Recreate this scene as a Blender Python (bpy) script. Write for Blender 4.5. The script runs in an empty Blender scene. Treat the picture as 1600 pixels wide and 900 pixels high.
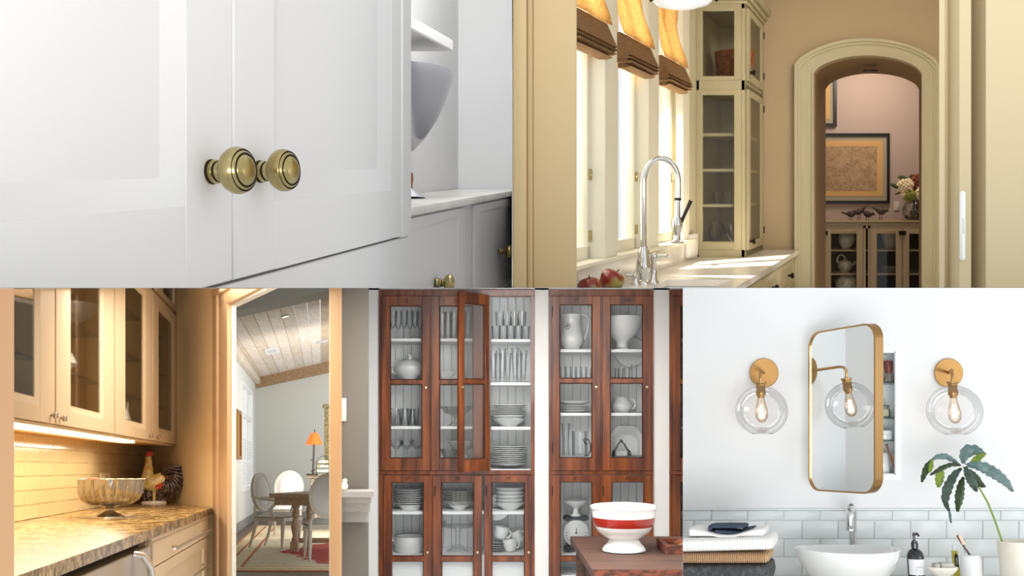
import bpy, bmesh, math, random
from mathutils import Vector, Matrix
from math import sin, cos, pi, radians

random.seed(7)
scene = bpy.context.scene
COL = scene.collection
FPX = 1500.0            # focal length in pixels of a 1600 px wide picture
CAM = Vector((0, 0, 3.0))

# ---------------------------------------------------------------- camera
cam_data = bpy.data.cameras.new('camera')
cam_data.sensor_width = 36.0
cam_data.lens = 36.0 * FPX / 1600.0
cam_data.clip_start = 0.05
cam_data.clip_end = 200
cam = bpy.data.objects.new('camera', cam_data)
cam.location = CAM
cam.rotation_euler = (pi / 2, 0, 0)
COL.objects.link(cam)
scene.camera = cam

# ---------------------------------------------------------------- view
scene.view_settings.view_transform = 'Standard'
scene.view_settings.look = 'None'
scene.view_settings.exposure = 0.0
scene.view_settings.gamma = 1.0
scene.view_settings.use_curve_mapping = False
scene.cycles.transparent_max_bounces = 40

# ---------------------------------------------------------------- world
world = bpy.data.worlds.new('overcast_daylight')
scene.world = world
world.use_nodes = True
bg = world.node_tree.nodes['Background']
bg.inputs[0].default_value = (0.93, 0.97, 1.0, 1)
bg.inputs[1].default_value = 1.1


def area(name, loc, target, sx, sy, power, col=(1, 1, 1), spread=180):
    l = bpy.data.lights.new(name, 'AREA')
    l.shape = 'RECTANGLE'
    l.size, l.size_y = sx, sy
    l.energy = power
    l.color = col
    l.spread = radians(spread)
    o = bpy.data.objects.new(name, l)
    o.location = loc
    d = Vector(target) - Vector(loc)
    o.rotation_euler = d.to_track_quat('-Z', 'Y').to_euler()
    COL.objects.link(o)
    return o


def spot(name, loc, target, power, angle, col=(1, 1, 1), rad=0.03, blend=0.3):
    l = bpy.data.lights.new(name, 'SPOT')
    l.energy = power
    l.color = col
    l.spot_size = radians(angle)
    l.spot_blend = blend
    l.shadow_soft_size = rad
    o = bpy.data.objects.new(name, l)
    o.location = loc
    d = Vector(target) - Vector(loc)
    o.rotation_euler = d.to_track_quat('-Z', 'Y').to_euler()
    COL.objects.link(o)
    return o

# daylight outside the kitchen windows (upper right room)
area('window_daylight', (0.06, 6.2, 4.2), (3.0, 6.2, 4.2), 3.4, 1.8, 70, (1, .95, .86))
spot('low_sun', (0.13, 6.02, 4.97), (1.6, 6.8, 3.15), 2300, 50, (1, .92, .76), .02)
# added fill, out of view, brightens the far room behind the arch
area('far_room_fill', (4.4, 11.0, 5.9), (4.4, 11.6, 4.0), .8, .8, 27, (1, .9, .78))
# added overhead fill that lifts the whole kitchen
area('kitchen_fill', (3.0, 6.4, 5.5), (3.0, 7.6, 3.0), .8, 1.2, 22, (1, .93, .82))
# added frontal fill lights behind the camera
area('front_fill_upper', (-1.2, -1.2, 4.3), (-0.6, 1.6, 3.2), 2.0, 2.0, 2)
area('front_fill_lower', (0.1, -2.2, 2.1), (0.1, 4.0, 2.0), 3.0, 1.8, 175)
# added fill to lighten the wall and counter beyond the white cabinet
area('back_counter_fill', (-0.5, 3.4, 4.6), (-0.5, 4.2, 3.0), .7, 1.4, 24)
# warm light for the pantry (lower left room): added overhead fill, plus the cabinet strip
area('pantry_fill', (-1.35, 4.6, 2.996), (-1.35, 4.6, 1.6), .7, 1.8, 26, (1, .90, .74))
_o = area('under_cabinet_lamp', (-1.13 - .1967 * 4.35, 4.35, 3.137 - .1887 * 4.35), (0, 0, 0), .10, 2.7, 11, (1, .89, .70))
_Y = Vector((-.1967, 1, -.1887)).normalized(); _X = _Y.cross(Vector((0, 0, 1))).normalized(); _Z = _X.cross(_Y)
_o.rotation_euler = Matrix((_X, _Y, _Z)).transposed().to_euler()
# added fill hidden to one side, brightens the dining room (behind the pantry doorway)
area('dining_fill', (-2.2, 15.3, 0.4), (-4.0, 21.0, 0.0), 1.3, 1.3, 95, (1, .98, .95))
# added overhead fill for the cupboards (lower middle room)
area('cupboard_fill', (0.0, 4.6, 2.996), (0.0, 4.6, 1.6), .8, 1.6, 62, (1, .99, .97))
# bathroom window (lower right room)
area('bathroom_window', (3.6, 1.4, 2.7), (1.5, 4.0, 2.3), 1.4, 1.4, 17, (.97, .99, 1))

# ---------------------------------------------------------------- frames
class Fr:
    """A local frame: origin and three axes (x right, y away, z up)."""
    def __init__(s, O, X=(1, 0, 0), Y=(0, 1, 0), Z=(0, 0, 1)):
        s.O, s.X, s.Y, s.Z = Vector(O), Vector(X), Vector(Y), Vector(Z)

    def p(s, x, y, z):
        return s.O + s.X * x + s.Y * y + s.Z * z

    def v(s, x, y, z):
        return s.X * x + s.Y * y + s.Z * z


class Room(Fr):
    """A room whose floor falls away gently and whose walls run towards (vx, vy)."""
    def __init__(s, vx, vy):
        Fr.__init__(s, CAM, (1, 0, 0), ((vx - 800) / FPX, 1, -(vy - 450) / FPX), (0, 0, 1))
        s.vx, s.vy = vx, vy

    def x(s, px, y):
        return (px - s.vx) * y / FPX

    def z(s, py, y):
        return (s.vy - py) * y / FPX

    def at(s, px, py, y):
        return s.p(s.x(px, y), y, s.z(py, y))

    def rigid(s, x, y, z, yaw=0):
        Y = Vector((0, 1, s.Y.z)).normalized()
        X = Vector((1, 0, 0))
        Z = X.cross(Y)
        R = Matrix.Rotation(yaw, 3, Z)
        return Fr(s.p(x, y, z), R @ X, R @ Y, Z)

    def rigid_px(s, px, py, y, yaw=0):
        return s.rigid(s.x(px, y), y, s.z(py, y), yaw)


RA = Room(1046, 259)
RB = Room(1409, 296)
RC = Room(505, 733)
RD = Room(800, 640)
RE = Room(1333, 700)
WF = Room(800, 450)

# each compartment is closed off by its partition walls; pieces end at the wall
EPS = 0.0003
def vplane(px, side):
    s = (px - 800) / FPX
    n = Vector((1, -s, 0)).normalized() * side     # outward normal
    return (CAM - n * EPS, n)
def hplane(side):
    n = Vector((0, 0, side))
    return (CAM - n * EPS, n)
CLIPS = {'A': [vplane(800, 1), hplane(-1)], 'B': [vplane(800, -1), hplane(-1)],
         'C': [vplane(534, 1), hplane(1)], 'D': [vplane(534, -1), vplane(1067, 1), hplane(1)],
         'E': [vplane(1067, -1), hplane(1)], '': []}
CUR = ['']

# ---------------------------------------------------------------- mesh builder
class G:
    def __init__(s):
        s.bm = bmesh.new()

    def face(s, vs, mi=0):
        try:
            f = s.bm.faces.new(vs)
            f.material_index = mi
            return f
        except ValueError:
            return None

    def quad(s, a, b, c, d, mi=0):
        return s.face([s.bm.verts.new(q) for q in (a, b, c, d)], mi)

    def box(s, fr, x0, x1, y0, y1, z0, z1, b=0, mi=0, seg=1):
        if x0 > x1: x0, x1 = x1, x0
        if y0 > y1: y0, y1 = y1, y0
        if z0 > z1: z0, z1 = z1, z0
        t = bmesh.new()
        vs = [t.verts.new((x, y, z)) for z in (z0, z1) for y in (y0, y1) for x in (x0, x1)]
        for q in ((0, 1, 3, 2), (4, 6, 7, 5), (0, 4, 5, 1), (2, 3, 7, 6), (0, 2, 6, 4), (1, 5, 7, 3)):
            t.faces.new([vs[i] for i in q])
        if b:
            b = min(b, (x1 - x0) * .49, (y1 - y0) * .49, (z1 - z0) * .49)
            bmesh.ops.bevel(t, geom=t.edges[:], offset=b, segments=seg, profile=0.5, affect='EDGES')
        m = {}
        for v in t.verts:
            m[v] = s.bm.verts.new(fr.p(*v.co))
        for f in t.faces:
            s.face([m[v] for v in f.verts], mi)
        t.free()
        return s

    def prism(s, fr, pts, y0, y1, mi=0):
        a = [s.bm.verts.new(fr.p(x, y0, z)) for x, z in pts]
        b = [s.bm.verts.new(fr.p(x, y1, z)) for x, z in pts]
        s.face(a, mi); s.face(b[::-1], mi)
        n = len(pts)
        for i in range(n):
            s.face([a[i], b[i], b[(i + 1) % n], a[(i + 1) % n]], mi)
        return s

    def prismz(s, fr, pts, z0, z1, mi=0):
        a = [s.bm.verts.new(fr.p(x, y, z0)) for x, y in pts]
        b = [s.bm.verts.new(fr.p(x, y, z1)) for x, y in pts]
        s.face(a, mi); s.face(b[::-1], mi)
        n = len(pts)
        for i in range(n):
            s.face([a[i], b[i], b[(i + 1) % n], a[(i + 1) % n]], mi)
        return s

    def strip(s, fr, outer, inner, y0, y1, closed=False, mi=0):
        n = len(outer)
        R = []
        for i in range(n):
            R.append([s.bm.verts.new(fr.p(q[0], y, q[1])) for q, y in
                      ((outer[i], y0), (inner[i], y0), (inner[i], y1), (outer[i], y1))])
        rng = range(n) if closed else range(n - 1)
        for i in rng:
            a, b = R[i], R[(i + 1) % n]
            for k in range(4):
                s.face([a[k], a[(k + 1) % 4], b[(k + 1) % 4], b[k]], mi)
        if not closed:
            s.face(R[0], mi); s.face(R[-1][::-1], mi)
        return s

    def ring(s, fr, ro, yo, ri, yi, mi=0):
        """sloped moulding from rectangle ro at depth yo to rectangle ri at depth yi"""
        def c(r, y):
            x0, x1, z0, z1 = r
            return [s.bm.verts.new(fr.p(x, y, z)) for x, z in ((x0, z0), (x1, z0), (x1, z1), (x0, z1))]
        a, b = c(ro, yo), c(ri, yi)
        for k in range(4):
            s.face([a[k], a[(k + 1) % 4], b[(k + 1) % 4], b[k]], mi)
        return s

    def lathe(s, fr, c, prof, seg=24, mi=0, axis='z', fx=1, fy=1, wave=None, mis=None, closed=False):
        cx, cy, cz = c
        rings = []
        for r, h in prof:
            if r <= 1e-6:
                q = {'z': (cx, cy, cz + h), 'y': (cx, cy + h, cz), 'x': (cx + h, cy, cz)}[axis]
                rings.append([s.bm.verts.new(fr.p(*q))])
                continue
            ring = []
            for k in range(seg):
                a = 2 * pi * k / seg
                rr = r * (wave(a, h) if wave else 1)
                u, w = rr * cos(a) * fx, rr * sin(a) * fy
                q = {'z': (cx + u, cy + w, cz + h), 'y': (cx + u, cy + h, cz + w), 'x': (cx + h, cy + u, cz + w)}[axis]
                ring.append(s.bm.verts.new(fr.p(*q)))
            rings.append(ring)
        pairs = list(zip(rings[:-1], rings[1:]))
        if closed:
            pairs.append((rings[-1], rings[0]))
        for j, (a, b) in enumerate(pairs):
            m = mis[j] if mis else mi
            if len(a) == 1 and len(b) == 1:
                continue
            for k in range(seg):
                k2 = (k + 1) % seg
                if len(a) == 1: s.face([a[0], b[k2], b[k]], m)
                elif len(b) == 1: s.face([a[k], a[k2], b[0]], m)
                else: s.face([a[k], a[k2], b[k2], b[k]], m)
        return s

    def tube(s, fr, pts, r, seg=8, mi=0, flat=1.0, cap=True):
        P = [fr.p(*q) if fr else Vector(q) for q in pts]
        n = len(P)
        rs = r if isinstance(r, (list, tuple)) else [r] * n
        rings = []
        up = None
        for i in range(n):
            t = (P[min(i + 1, n - 1)] - P[max(i - 1, 0)])
            if t.length < 1e-9: t = Vector((0, 0, 1))
            t.normalize()
            if up is None:
                up = Vector((0, 0, 1)) if abs(t.z) < 0.9 else Vector((1, 0, 0))
            a = (up - t * up.dot(t)).normalized()
            up = a
            b = t.cross(a)
            rings.append([s.bm.verts.new(P[i] + (a * cos(2 * pi * k / seg) * flat + b * sin(2 * pi * k / seg)) * rs[i]) for k in range(seg)])
        for a, b in zip(rings[:-1], rings[1:]):
            for k in range(seg):
                s.face([a[k], a[(k + 1) % seg], b[(k + 1) % seg], b[k]], mi)
        if cap:
            s.face(rings[0][::-1], mi); s.face(rings[-1], mi)
        return s

    def ball(s, fr, c, rx, ry=None, rz=None, seg=14, rin=9, mi=0):
        ry = ry or rx; rz = rz or rx
        pr = [(sin(pi * i / rin), -cos(pi * i / rin)) for i in range(rin + 1)]
        pr[0] = (0, -1); pr[-1] = (0, 1)
        F2 = Fr(fr.p(*c), fr.X * rx, fr.Y * ry, fr.Z * rz)
        return s.lathe(F2, (0, 0, 0), pr, seg, mi)

    def grid(s, P, mi=0, wrap=False):
        V = [[s.bm.verts.new(q) for q in row] for row in P]
        for i in range(len(V) - 1):
            n = len(V[i])
            for j in range(n if wrap else n - 1):
                s.face([V[i][j], V[i][(j + 1) % n], V[i + 1][(j + 1) % n], V[i + 1][j]], mi)
        return V


def arc(cx, cz, r, a0, a1, n):
    return [(cx + r * cos(radians(a0 + (a1 - a0) * i / n)), cz + r * sin(radians(a0 + (a1 - a0) * i / n))) for i in range(n + 1)]


def rrect(x0, x1, z0, z1, r, n=6):
    return (arc(x1 - r, z1 - r, r, 0, 90, n) + arc(x0 + r, z1 - r, r, 90, 180, n)
            + arc(x0 + r, z0 + r, r, 180, 270, n) + arc(x1 - r, z0 + r, r, 270, 360, n))


def wloc(o):
    v = Vector((0, 0, 0))
    while o is not None:
        v = v + o.location
        o = o.parent
    return v


def tag(o, label=None, cat=None, group=None, kind=None):
    if label: o['label'] = label
    if cat: o['category'] = cat
    if group: o['group'] = group
    if kind: o['kind'] = kind
    return o


def thing(name, loc, label, cat, group=None):
    o = bpy.data.objects.new(name, None)
    o.empty_display_size = 0.05
    o.location = loc
    COL.objects.link(o)
    return tag(o, label, cat, group)


def build(g, name, mat, parent=None, label=None, cat=None, group=None, kind=None, smooth=38, recalc=True):
    bm = g.bm
    for co, no in CLIPS[CUR[0]]:
        if any((v.co - co).dot(no) > 0 for v in bm.verts):
            if all((v.co - co).dot(no) > 0 for v in bm.verts):
                bm.free(); return None
            r = bmesh.ops.bisect_plane(bm, geom=bm.verts[:] + bm.edges[:] + bm.faces[:], plane_co=co, plane_no=no, clear_outer=True)
            es = [e for e in r['geom_cut'] if isinstance(e, bmesh.types.BMEdge) and e.is_valid and e.is_boundary]
            if es:
                try: bmesh.ops.holes_fill(bm, edges=es, sides=0)
                except Exception: pass
    if not bm.faces:
        bm.free(); return None
    if recalc:
        bmesh.ops.recalc_face_normals(bm, faces=bm.faces[:])
    if parent is None:
        xs = [v.co.x for v in bm.verts]; ys = [v.co.y for v in bm.verts]; zs = [v.co.z for v in bm.verts]
        loc = Vector(((min(xs) + max(xs)) / 2, (min(ys) + max(ys)) / 2, min(zs)))
        base = loc
    else:
        base = wloc(parent); loc = Vector((0, 0, 0))
    bmesh.ops.translate(bm, vec=-base, verts=bm.verts[:])
    me = bpy.data.meshes.new(name)
    bm.to_mesh(me); bm.free()
    for m in (mat if isinstance(mat, (list, tuple)) else [mat]):
        me.materials.append(m)
    if smooth:
        me.polygons.foreach_set('use_smooth', [True] * len(me.polygons))
        me.set_sharp_from_angle(angle=radians(smooth))
    o = bpy.data.objects.new(name, me)
    o.location = loc
    COL.objects.link(o)
    if parent is not None: o.parent = parent
    return tag(o, label, cat, group, kind)


def struct(g, name, mat, parent=None, **k):
    return build(g, name, mat, parent, kind=None if parent else 'structure', **k)


def copy_tree(o, loc, label=None, group=None, parent=None):
    c = o.copy(); COL.objects.link(c)
    if parent is None:
        c.location = loc
        if label: c['label'] = label
        if group: c['group'] = group
    else:
        c.parent = parent
    for ch in [q for q in COL.objects if q.parent == o]:
        copy_tree(ch, None, parent=c)
    return c


# ---------------------------------------------------------------- materials
def lin(c):
    if isinstance(c, str):
        c = [int(c[i:i + 2], 16) / 255 for i in (0, 2, 4)]
    return tuple((x / 12.92 if x <= 0.04045 else ((x + 0.055) / 1.055) ** 2.4) for x in c[:3]) + (1,)


def M(name, col, rough=0.5, metal=0.0, n=None, bump=None, coat=0, emis=None, spec=0.5, sheen=0):
    """n = (colour 2, scale, (sx, sy, sz), low, high): blotchy second colour; bump = (scale, strength, (sx, sy, sz))"""
    m = bpy.data.materials.new(name)
    m.use_nodes = True
    nt = m.node_tree; N = nt.nodes; L = nt.links
    b = N['Principled BSDF']
    b.inputs['Base Color'].default_value = lin(col)
    b.inputs['Roughness'].default_value = rough
    b.inputs['Metallic'].default_value = metal
    b.inputs['Specular IOR Level'].default_value = spec
    if coat:
        b.inputs['Coat Weight'].default_value = coat
        b.inputs['Coat Roughness'].default_value = 0.08
    if sheen: b.inputs['Sheen Weight'].default_value = sheen
    if emis:
        b.inputs['Emission Color'].default_value = lin(emis[0])
        b.inputs['Emission Strength'].default_value = emis[1]
    if n or bump:
        tc = N.new('ShaderNodeTexCoord')
    if n:
        mp = N.new('ShaderNodeMapping'); mp.inputs['Scale'].default_value = n[2]
        L.new(tc.outputs['Object'], mp.inputs[0])
        nz = N.new('ShaderNodeTexNoise'); nz.inputs['Scale'].default_value = n[1]; nz.inputs['Detail'].default_value = 6
        L.new(mp.outputs[0], nz.inputs['Vector'])
        rp = N.new('ShaderNodeValToRGB')
        rp.color_ramp.elements[0].position = n[3]; rp.color_ramp.elements[1].position = n[4]
        rp.color_ramp.elements[0].color = lin(col); rp.color_ramp.elements[1].color = lin(n[0])
        L.new(nz.outputs[0], rp.inputs[0])
        L.new(rp.outputs[0], b.inputs['Base Color'])
    if bump:
        mp = N.new('ShaderNodeMapping'); mp.inputs['Scale'].default_value = bump[2] if len(bump) > 2 else (1, 1, 1)
        L.new(tc.outputs['Object'], mp.inputs[0])
        nz = N.new('ShaderNodeTexNoise'); nz.inputs['Scale'].default_value = bump[0]; nz.inputs['Detail'].default_value = 4
        L.new(mp.outputs[0], nz.inputs['Vector'])
        bp = N.new('ShaderNodeBump'); bp.inputs['Strength'].default_value = bump[1]; bp.inputs['Distance'].default_value = 0.005
        L.new(nz.outputs[0], bp.inputs['Height'])
        L.new(bp.outputs[0], b.inputs['Normal'])
    return m


def glass(name, edge=(0.45, 0.5, 0.5), tint=(1, 1, 1), refl=1.0, rough=0.02, power=2.2):
    """clear thin glass: see-through face on, darker and mirror-like towards grazing"""
    m = bpy.data.materials.new(name)
    m.use_nodes = True
    nt = m.node_tree; N = nt.nodes; L = nt.links
    N.remove(N['Principled BSDF'])
    out = N['Material Output']
    lw = N.new('ShaderNodeLayerWeight'); lw.inputs[0].default_value = 0.5
    pw = N.new('ShaderNodeMath'); pw.operation = 'POWER'; pw.inputs[1].default_value = power
    L.new(lw.outputs['Facing'], pw.inputs[0])
    mx = N.new('ShaderNodeMix'); mx.data_type = 'RGBA'
    mx.inputs[6].default_value = (*tint, 1); mx.inputs[7].default_value = (*edge, 1)
    L.new(pw.outputs[0], mx.inputs[0])
    tr = N.new('ShaderNodeBsdfTransparent'); L.new(mx.outputs[2], tr.inputs[0])
    gl = N.new('ShaderNodeBsdfGlossy'); gl.inputs['Roughness'].default_value = rough
    fr = N.new('ShaderNodeFresnel'); fr.inputs[0].default_value = 1.45
    mu = N.new('ShaderNodeMath'); mu.operation = 'MULTIPLY'; mu.inputs[1].default_value = refl
    L.new(fr.outputs[0], mu.inputs[0])
    ms = N.new('ShaderNodeMixShader')
    L.new(mu.outputs[0], ms.inputs[0]); L.new(tr.outputs[0], ms.inputs[1]); L.new(gl.outputs[0], ms.inputs[2])
    L.new(ms.outputs[0], out.inputs[0])
    return m


def cane(name, col, col2):
    m = M(name, col, 0.8, n=(col2, 60, (1, 1, 4), .35, .65), bump=(90, .5, (1, 1, 3)))
    return m


WHITE_A = M('white_satin_paint', 'e3e0df', 0.5)
WHITE_A2 = M('white_back_paint', 'dcdcdd', 0.6)
BRASS = M('antique_brass', 'b7a878', 0.24, 1.0, n=('9c8852', 30, (1, 1, 1), .4, .7))
BRASS_DARK = M('brass_patina', '2c2412', 0.6, 0.6)
STEEL = M('brushed_steel', 'c4c5c8', 0.28, 1.0)
CHROME = M('polished_chrome', 'd8d9db', 0.08, 1.0)
CREAM_B = M('cream_trim_paint', 'dfd1a6', 0.5)
JAMB_B = M('cream_jamb_paint', 'bfa67a', 0.55)
WALL_B = M('warm_beige_plaster', 'c9b594', 0.9)
CAB_B = M('olive_cream_cabinet_paint', 'bdb391', 0.5)
TRIM_B = M('pale_olive_trim_paint', 'cfc7a8', 0.5)
WIN_B = M('white_window_paint', 'f2eedc', 0.5)
MAUVE = M('mauve_wall', 'b09a8d', 0.9)
MARBLE = M('white_marble', 'f3efe8', 0.18, n=('d8d4cd', 3, (1, 1, 1), .5, .75))
DARKM = M('dark_bronze', '2a211b', 0.4, 0.7)
BLACKM = M('black_frame', '17110e', 0.4)
PANE = glass('window_glass', (0.95, 0.97, 0.96), refl=0.25)
PANE_D = glass('cabinet_glass', (0.95, 0.96, 0.95), (0.98, 0.985, 0.98), refl=0.45)
STEEL_D = M('dark_reflecting_steel', 'aeaeb4', 0.24, 1.0)
GLASSW = glass('clear_glassware', (0.58, 0.61, 0.62), (0.99, 0.992, 0.995), refl=.6, power=5)
GLOBE = glass('clear_globe_glass', (0.72, 0.74, 0.75), (0.99, 0.99, 0.99), refl=0.55, power=7)
SHELFG = glass('green_edged_glass', (0.15, 0.3, 0.27), (0.75, 0.88, 0.84), refl=0.8)
PORC = M('white_porcelain', 'eef0f0', 0.12, coat=.5)

# ================================================================ added partitions, unseen edge-on, that stop light between the five rooms
CUR[0] = ''
PART = M('white_partition_paint', 'e6e6e4', 0.9)
g = G(); g.quad(*[Vector(q) for q in ((-4.5, .4, 3), (0, .4, 3), (0, 25, 3), (-6, 25, 3))])
struct(g, 'ceiling', PART)  # added slab that keeps light apart between upper and lower left rooms
g = G(); g.quad(*[Vector(q) for q in ((0, .4, 3), (6, .4, 3), (9, 15, 3), (0, 15, 3))])
struct(g, 'floor', PART)  # added slab, blocks light between the upper right room and those below
g = G(); g.quad(*[Vector(q) for q in ((0, 1.5, 3), (0, 14, 3), (0, 14, 6.0), (0, 1.5, 4.4))])
struct(g, 'added_divider', PART)
s5 = (534 - 800) / FPX
g = G(); g.quad(*[Vector(q) for q in ((2.0 * s5, 2.0, 3), (14 * s5, 14, 3), (14 * s5, 14, 0.2), (2.0 * s5, 2.0, 1.5))])
struct(g, 'wall_left', M('warm_grey_partition', 'dfd6c8', 0.9))
s6 = (1067 - 800) / FPX
g = G(); g.quad(*[Vector(q) for q in ((2.3 * s6, 2.3, 3), (8 * s6, 8, 3), (8 * s6, 8, 0.2), (2.3 * s6, 2.3, 1.2))])
struct(g, 'wall_right', PART)

# ================================================================ A: white cabinet doors with brass knobs
CUR[0] = 'A'
XA = -0.4547
FA = Fr(RA.p(XA, 0, 0), RA.Y, (-1, 0, 0), (0, 0, 1))      # x = distance, y = into the cabinet, z = up


def door_knob(fr, x, z, parent, k=1.0, axis_yaw=0.0):
    g = G()
    A = (fr.X.normalized() * -sin(axis_yaw) + -fr.Y * cos(axis_yaw)).normalized()
    A.z = 0; A.normalize()
    X = Vector((0, 0, 1)).cross(A).normalized()
    K = Fr(fr.p(x, 0, z), X, Vector((0, 0, 1)), A)
    prof = [(0, -.004), (.0125, -.004), (.0125, .003), (.0112, .0038), (.0112, .0048), (.0118, .0055), (.0118, .0085), (.0105, .0095), (.0105, .0105),
            (.0098, .012), (.0092, .016), (.0115, .0185), (.0165, .0215), (.0205, .0255), (.0228, .030), (.0232, .0345), (.0222, .0385), (.0208, .041),
            (.0200, .0405), (.0193, .0405), (.0188, .042), (.0172, .0432), (.0165, .0425), (.0155, .0425), (.015, .0435), (.0125, .0455), (.008, .0468), (0, .0474)]
    prof = [(r * k, h * k) for r, h in prof]
    mis = [0, 0, 1, 1, 0, 0, 0, 1, 1, 0, 0, 0, 0, 0, 0, 0, 0, 1, 1, 0, 0, 1, 1, 1, 0, 0, 0]
    g.lathe(K, (0, 0, 0), prof, 48, mis=mis)
    return build(g, 'knob', [BRASS, BRASS_DARK], parent, label='antique brass knob with dark rings', smooth=50)


def shaker(fr, x0, x1, z0, z1, y0, th, st, mat, parent, name='door', rec=0.012, bev=None, panel=None, pane=None, edge=.0015, mould=0.0, label=None):
    """frame-and-panel door; st = (left, right, bottom, top) widths; bev = width of the sloped inner edge"""
    l, r, b, t = st
    g = G()
    g.box(fr, x0, x0 + l, y0, y0 + th, z0, z1, edge)
    g.box(fr, x1 - r, x1, y0, y0 + th, z0, z1, edge)
    g.box(fr, x0 + l - .0005, x1 - r + .0005, y0 + .0002, y0 + th, z0, z0 + b, edge * .3)
    g.box(fr, x0 + l - .0005, x1 - r + .0005, y0 + .0002, y0 + th, z1 - t, z1, edge * .3)
    ro = (x0 + l, x1 - r, z0 + b, z1 - t)
    bw = bev or .004
    ri = (ro[0] + bw, ro[1] - bw, ro[2] + bw, ro[3] - bw)
    g.ring(fr, ro, y0 + .0005, ri, y0 + rec)
    if mould:
        e = mould
        for (a, bb, c, d) in ((ro[0], ro[0] + e, ro[2], ro[3]), (ro[1] - e, ro[1], ro[2], ro[3]), (ro[0] + e, ro[1] - e, ro[2], ro[2] + e), (ro[0] + e, ro[1] - e, ro[3] - e, ro[3])):
            g.box(fr, a, bb, y0 - e * .35, y0 + rec, c, d, e * .3)
    o = build(g, name, mat, parent, label=label)
    if o is None: return None
    if panel:
        g = G(); g.box(fr, ri[0] - .006, ri[1] + .006, y0 + rec, y0 + rec + .004, ri[2] - .006, ri[3] + .006)
        build(g, 'door_panel', panel, o)
    if pane:
        g = G(); g.box(fr, ro[0] - .002, ro[1] + .002, y0 + th * .55, y0 + th * .55 + .002, ro[2] - .002, ro[3] + .002)
        build(g, 'pane', pane, o)
    return o


cab = thing('wall_cabinet', FA.p(.9, .02, -.123), 'white painted double door cabinet with brass knobs', 'cabinet')
g = G()
g.box(FA, .45, 1.684, .021, .30, -.121, .45, .001)
g.box(FA, 1.629, 1.684, -.002, .022, -.122, .45, .002)
g.box(FA, .45, 1.684, .003, .30, -.40, -.1235, .0015)
build(g, 'carcass', WHITE_A, cab)
dl = shaker(FA, .48, .9985, -.1195, .43, 0, .02, (.08, .0965, .081, .06), WHITE_A, cab, bev=.027, rec=.010, panel=WHITE_A)
dr = shaker(FA, 1.0015, 1.6265, -.1195, .43, 0, .02, (.105, .058, .079, .06), WHITE_A, cab, bev=.036, rec=.012, panel=WHITE_A)
door_knob(FA, .950, -.0062, dl, 1.0, .36)
door_knob(FA, 1.062, -.0066, dr, 1.0, .36)

# right hand side, further off: counter run with shelf and bowl
CW = Fr(RA.p(-1.10, 0, 0), RA.Y, (-1, 0, 0), (0, 0, 1))
CF = Fr(RA.p(-.77, 0, 0), RA.Y, (-1, 0, 0), (0, 0, 1))
g = G(); g.box(CW, 1.7, 9, 0, .1, -.6, 1.6)
struct(g, 'wall_back', WHITE_A2)
g = G(); g.box(WF, -.9, 0, 5.0, 5.1, .0, 2.2)
struct(g, 'wall_front', WHITE_A2)
g = G(); g.box(RA, -1.099, -.86, 2.3, 3.82, .455, .50, .006)
tag(build(g, 'wall_shelf', WHITE_A), 'white wall shelf high above the blurred counter', 'shelf')
g = G(); g.box(CF, 1.75, 4.99, -.015, .325, -.148, -.12, .006, seg=2)
tag(build(g, 'countertop', MARBLE), 'white counter slab beyond the brass knob cabinet', 'countertop')
base = thing('base_cabinet', CF.p(3, .01, -.6), 'white base cabinet with drawers and brass knobs below the white counter', 'cabinet')
g = G(); g.box(CF, 1.75, 4.99, .012, .32, -.75, -.149, .002)
build(g, 'carcass', WHITE_A, base)
for a, b_ in ((2.2, 3.62), (3.80, 4.97)):
    d = shaker(CF, a, b_, -.62, -.157, 0, .012, (.10, .10, .05, .03), WHITE_A, base, name='drawer', bev=.01, rec=.008, panel=WHITE_A)
    door_knob(CF, (3.18 if a < 3 else 4.36), -.388, d, 1.25, -.2)
bw = thing('metal_bowl', RA.p(-.97, 3.6, .065), 'shiny footed steel bowl half hidden behind the white cabinet', 'bowl')
fb = Fr(RA.p(-.975, 3.55, 0))
g = G()
g.lathe(fb, (0, 0, 0), [(0, .055), (.03, .058), (.07, .10), (.115, .17), (.15, .25), (.166, .31), (.173, .342), (.179, .346), (.179, .340), (.171, .315), (.152, .255), (.117, .178), (.07, .108), (0, .07)], 48)
build(g, 'bowl', STEEL_D, bw, smooth=60)
g = G(); g.lathe(fb, (0, 0, 0), [(0, .058), (.018, .055), (.016, .0), (.02, -.08), (.07, -.112), (.075, -.12), (0, -.12)], 32)
build(g, 'foot', STEEL, bw, smooth=60)
g = G(); fm = Fr(RA.p(-1.01, 3.72, -.119))
g.lathe(fm, (0, 0, 0), [(0, 0), (.022, 0), (.022, .02), (.014, .04), (.018, .07), (.016, .09), (0, .10)], 20)
tag(build(g, 'pepper_mill', M('reddish_wood', '9a5a3a', .5)), 'small reddish wooden mill on the white counter behind the cabinet', 'mill')

# ================================================================ B: kitchen sink, windows, glass cabinet and arch
CUR[0] = 'B'
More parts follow.
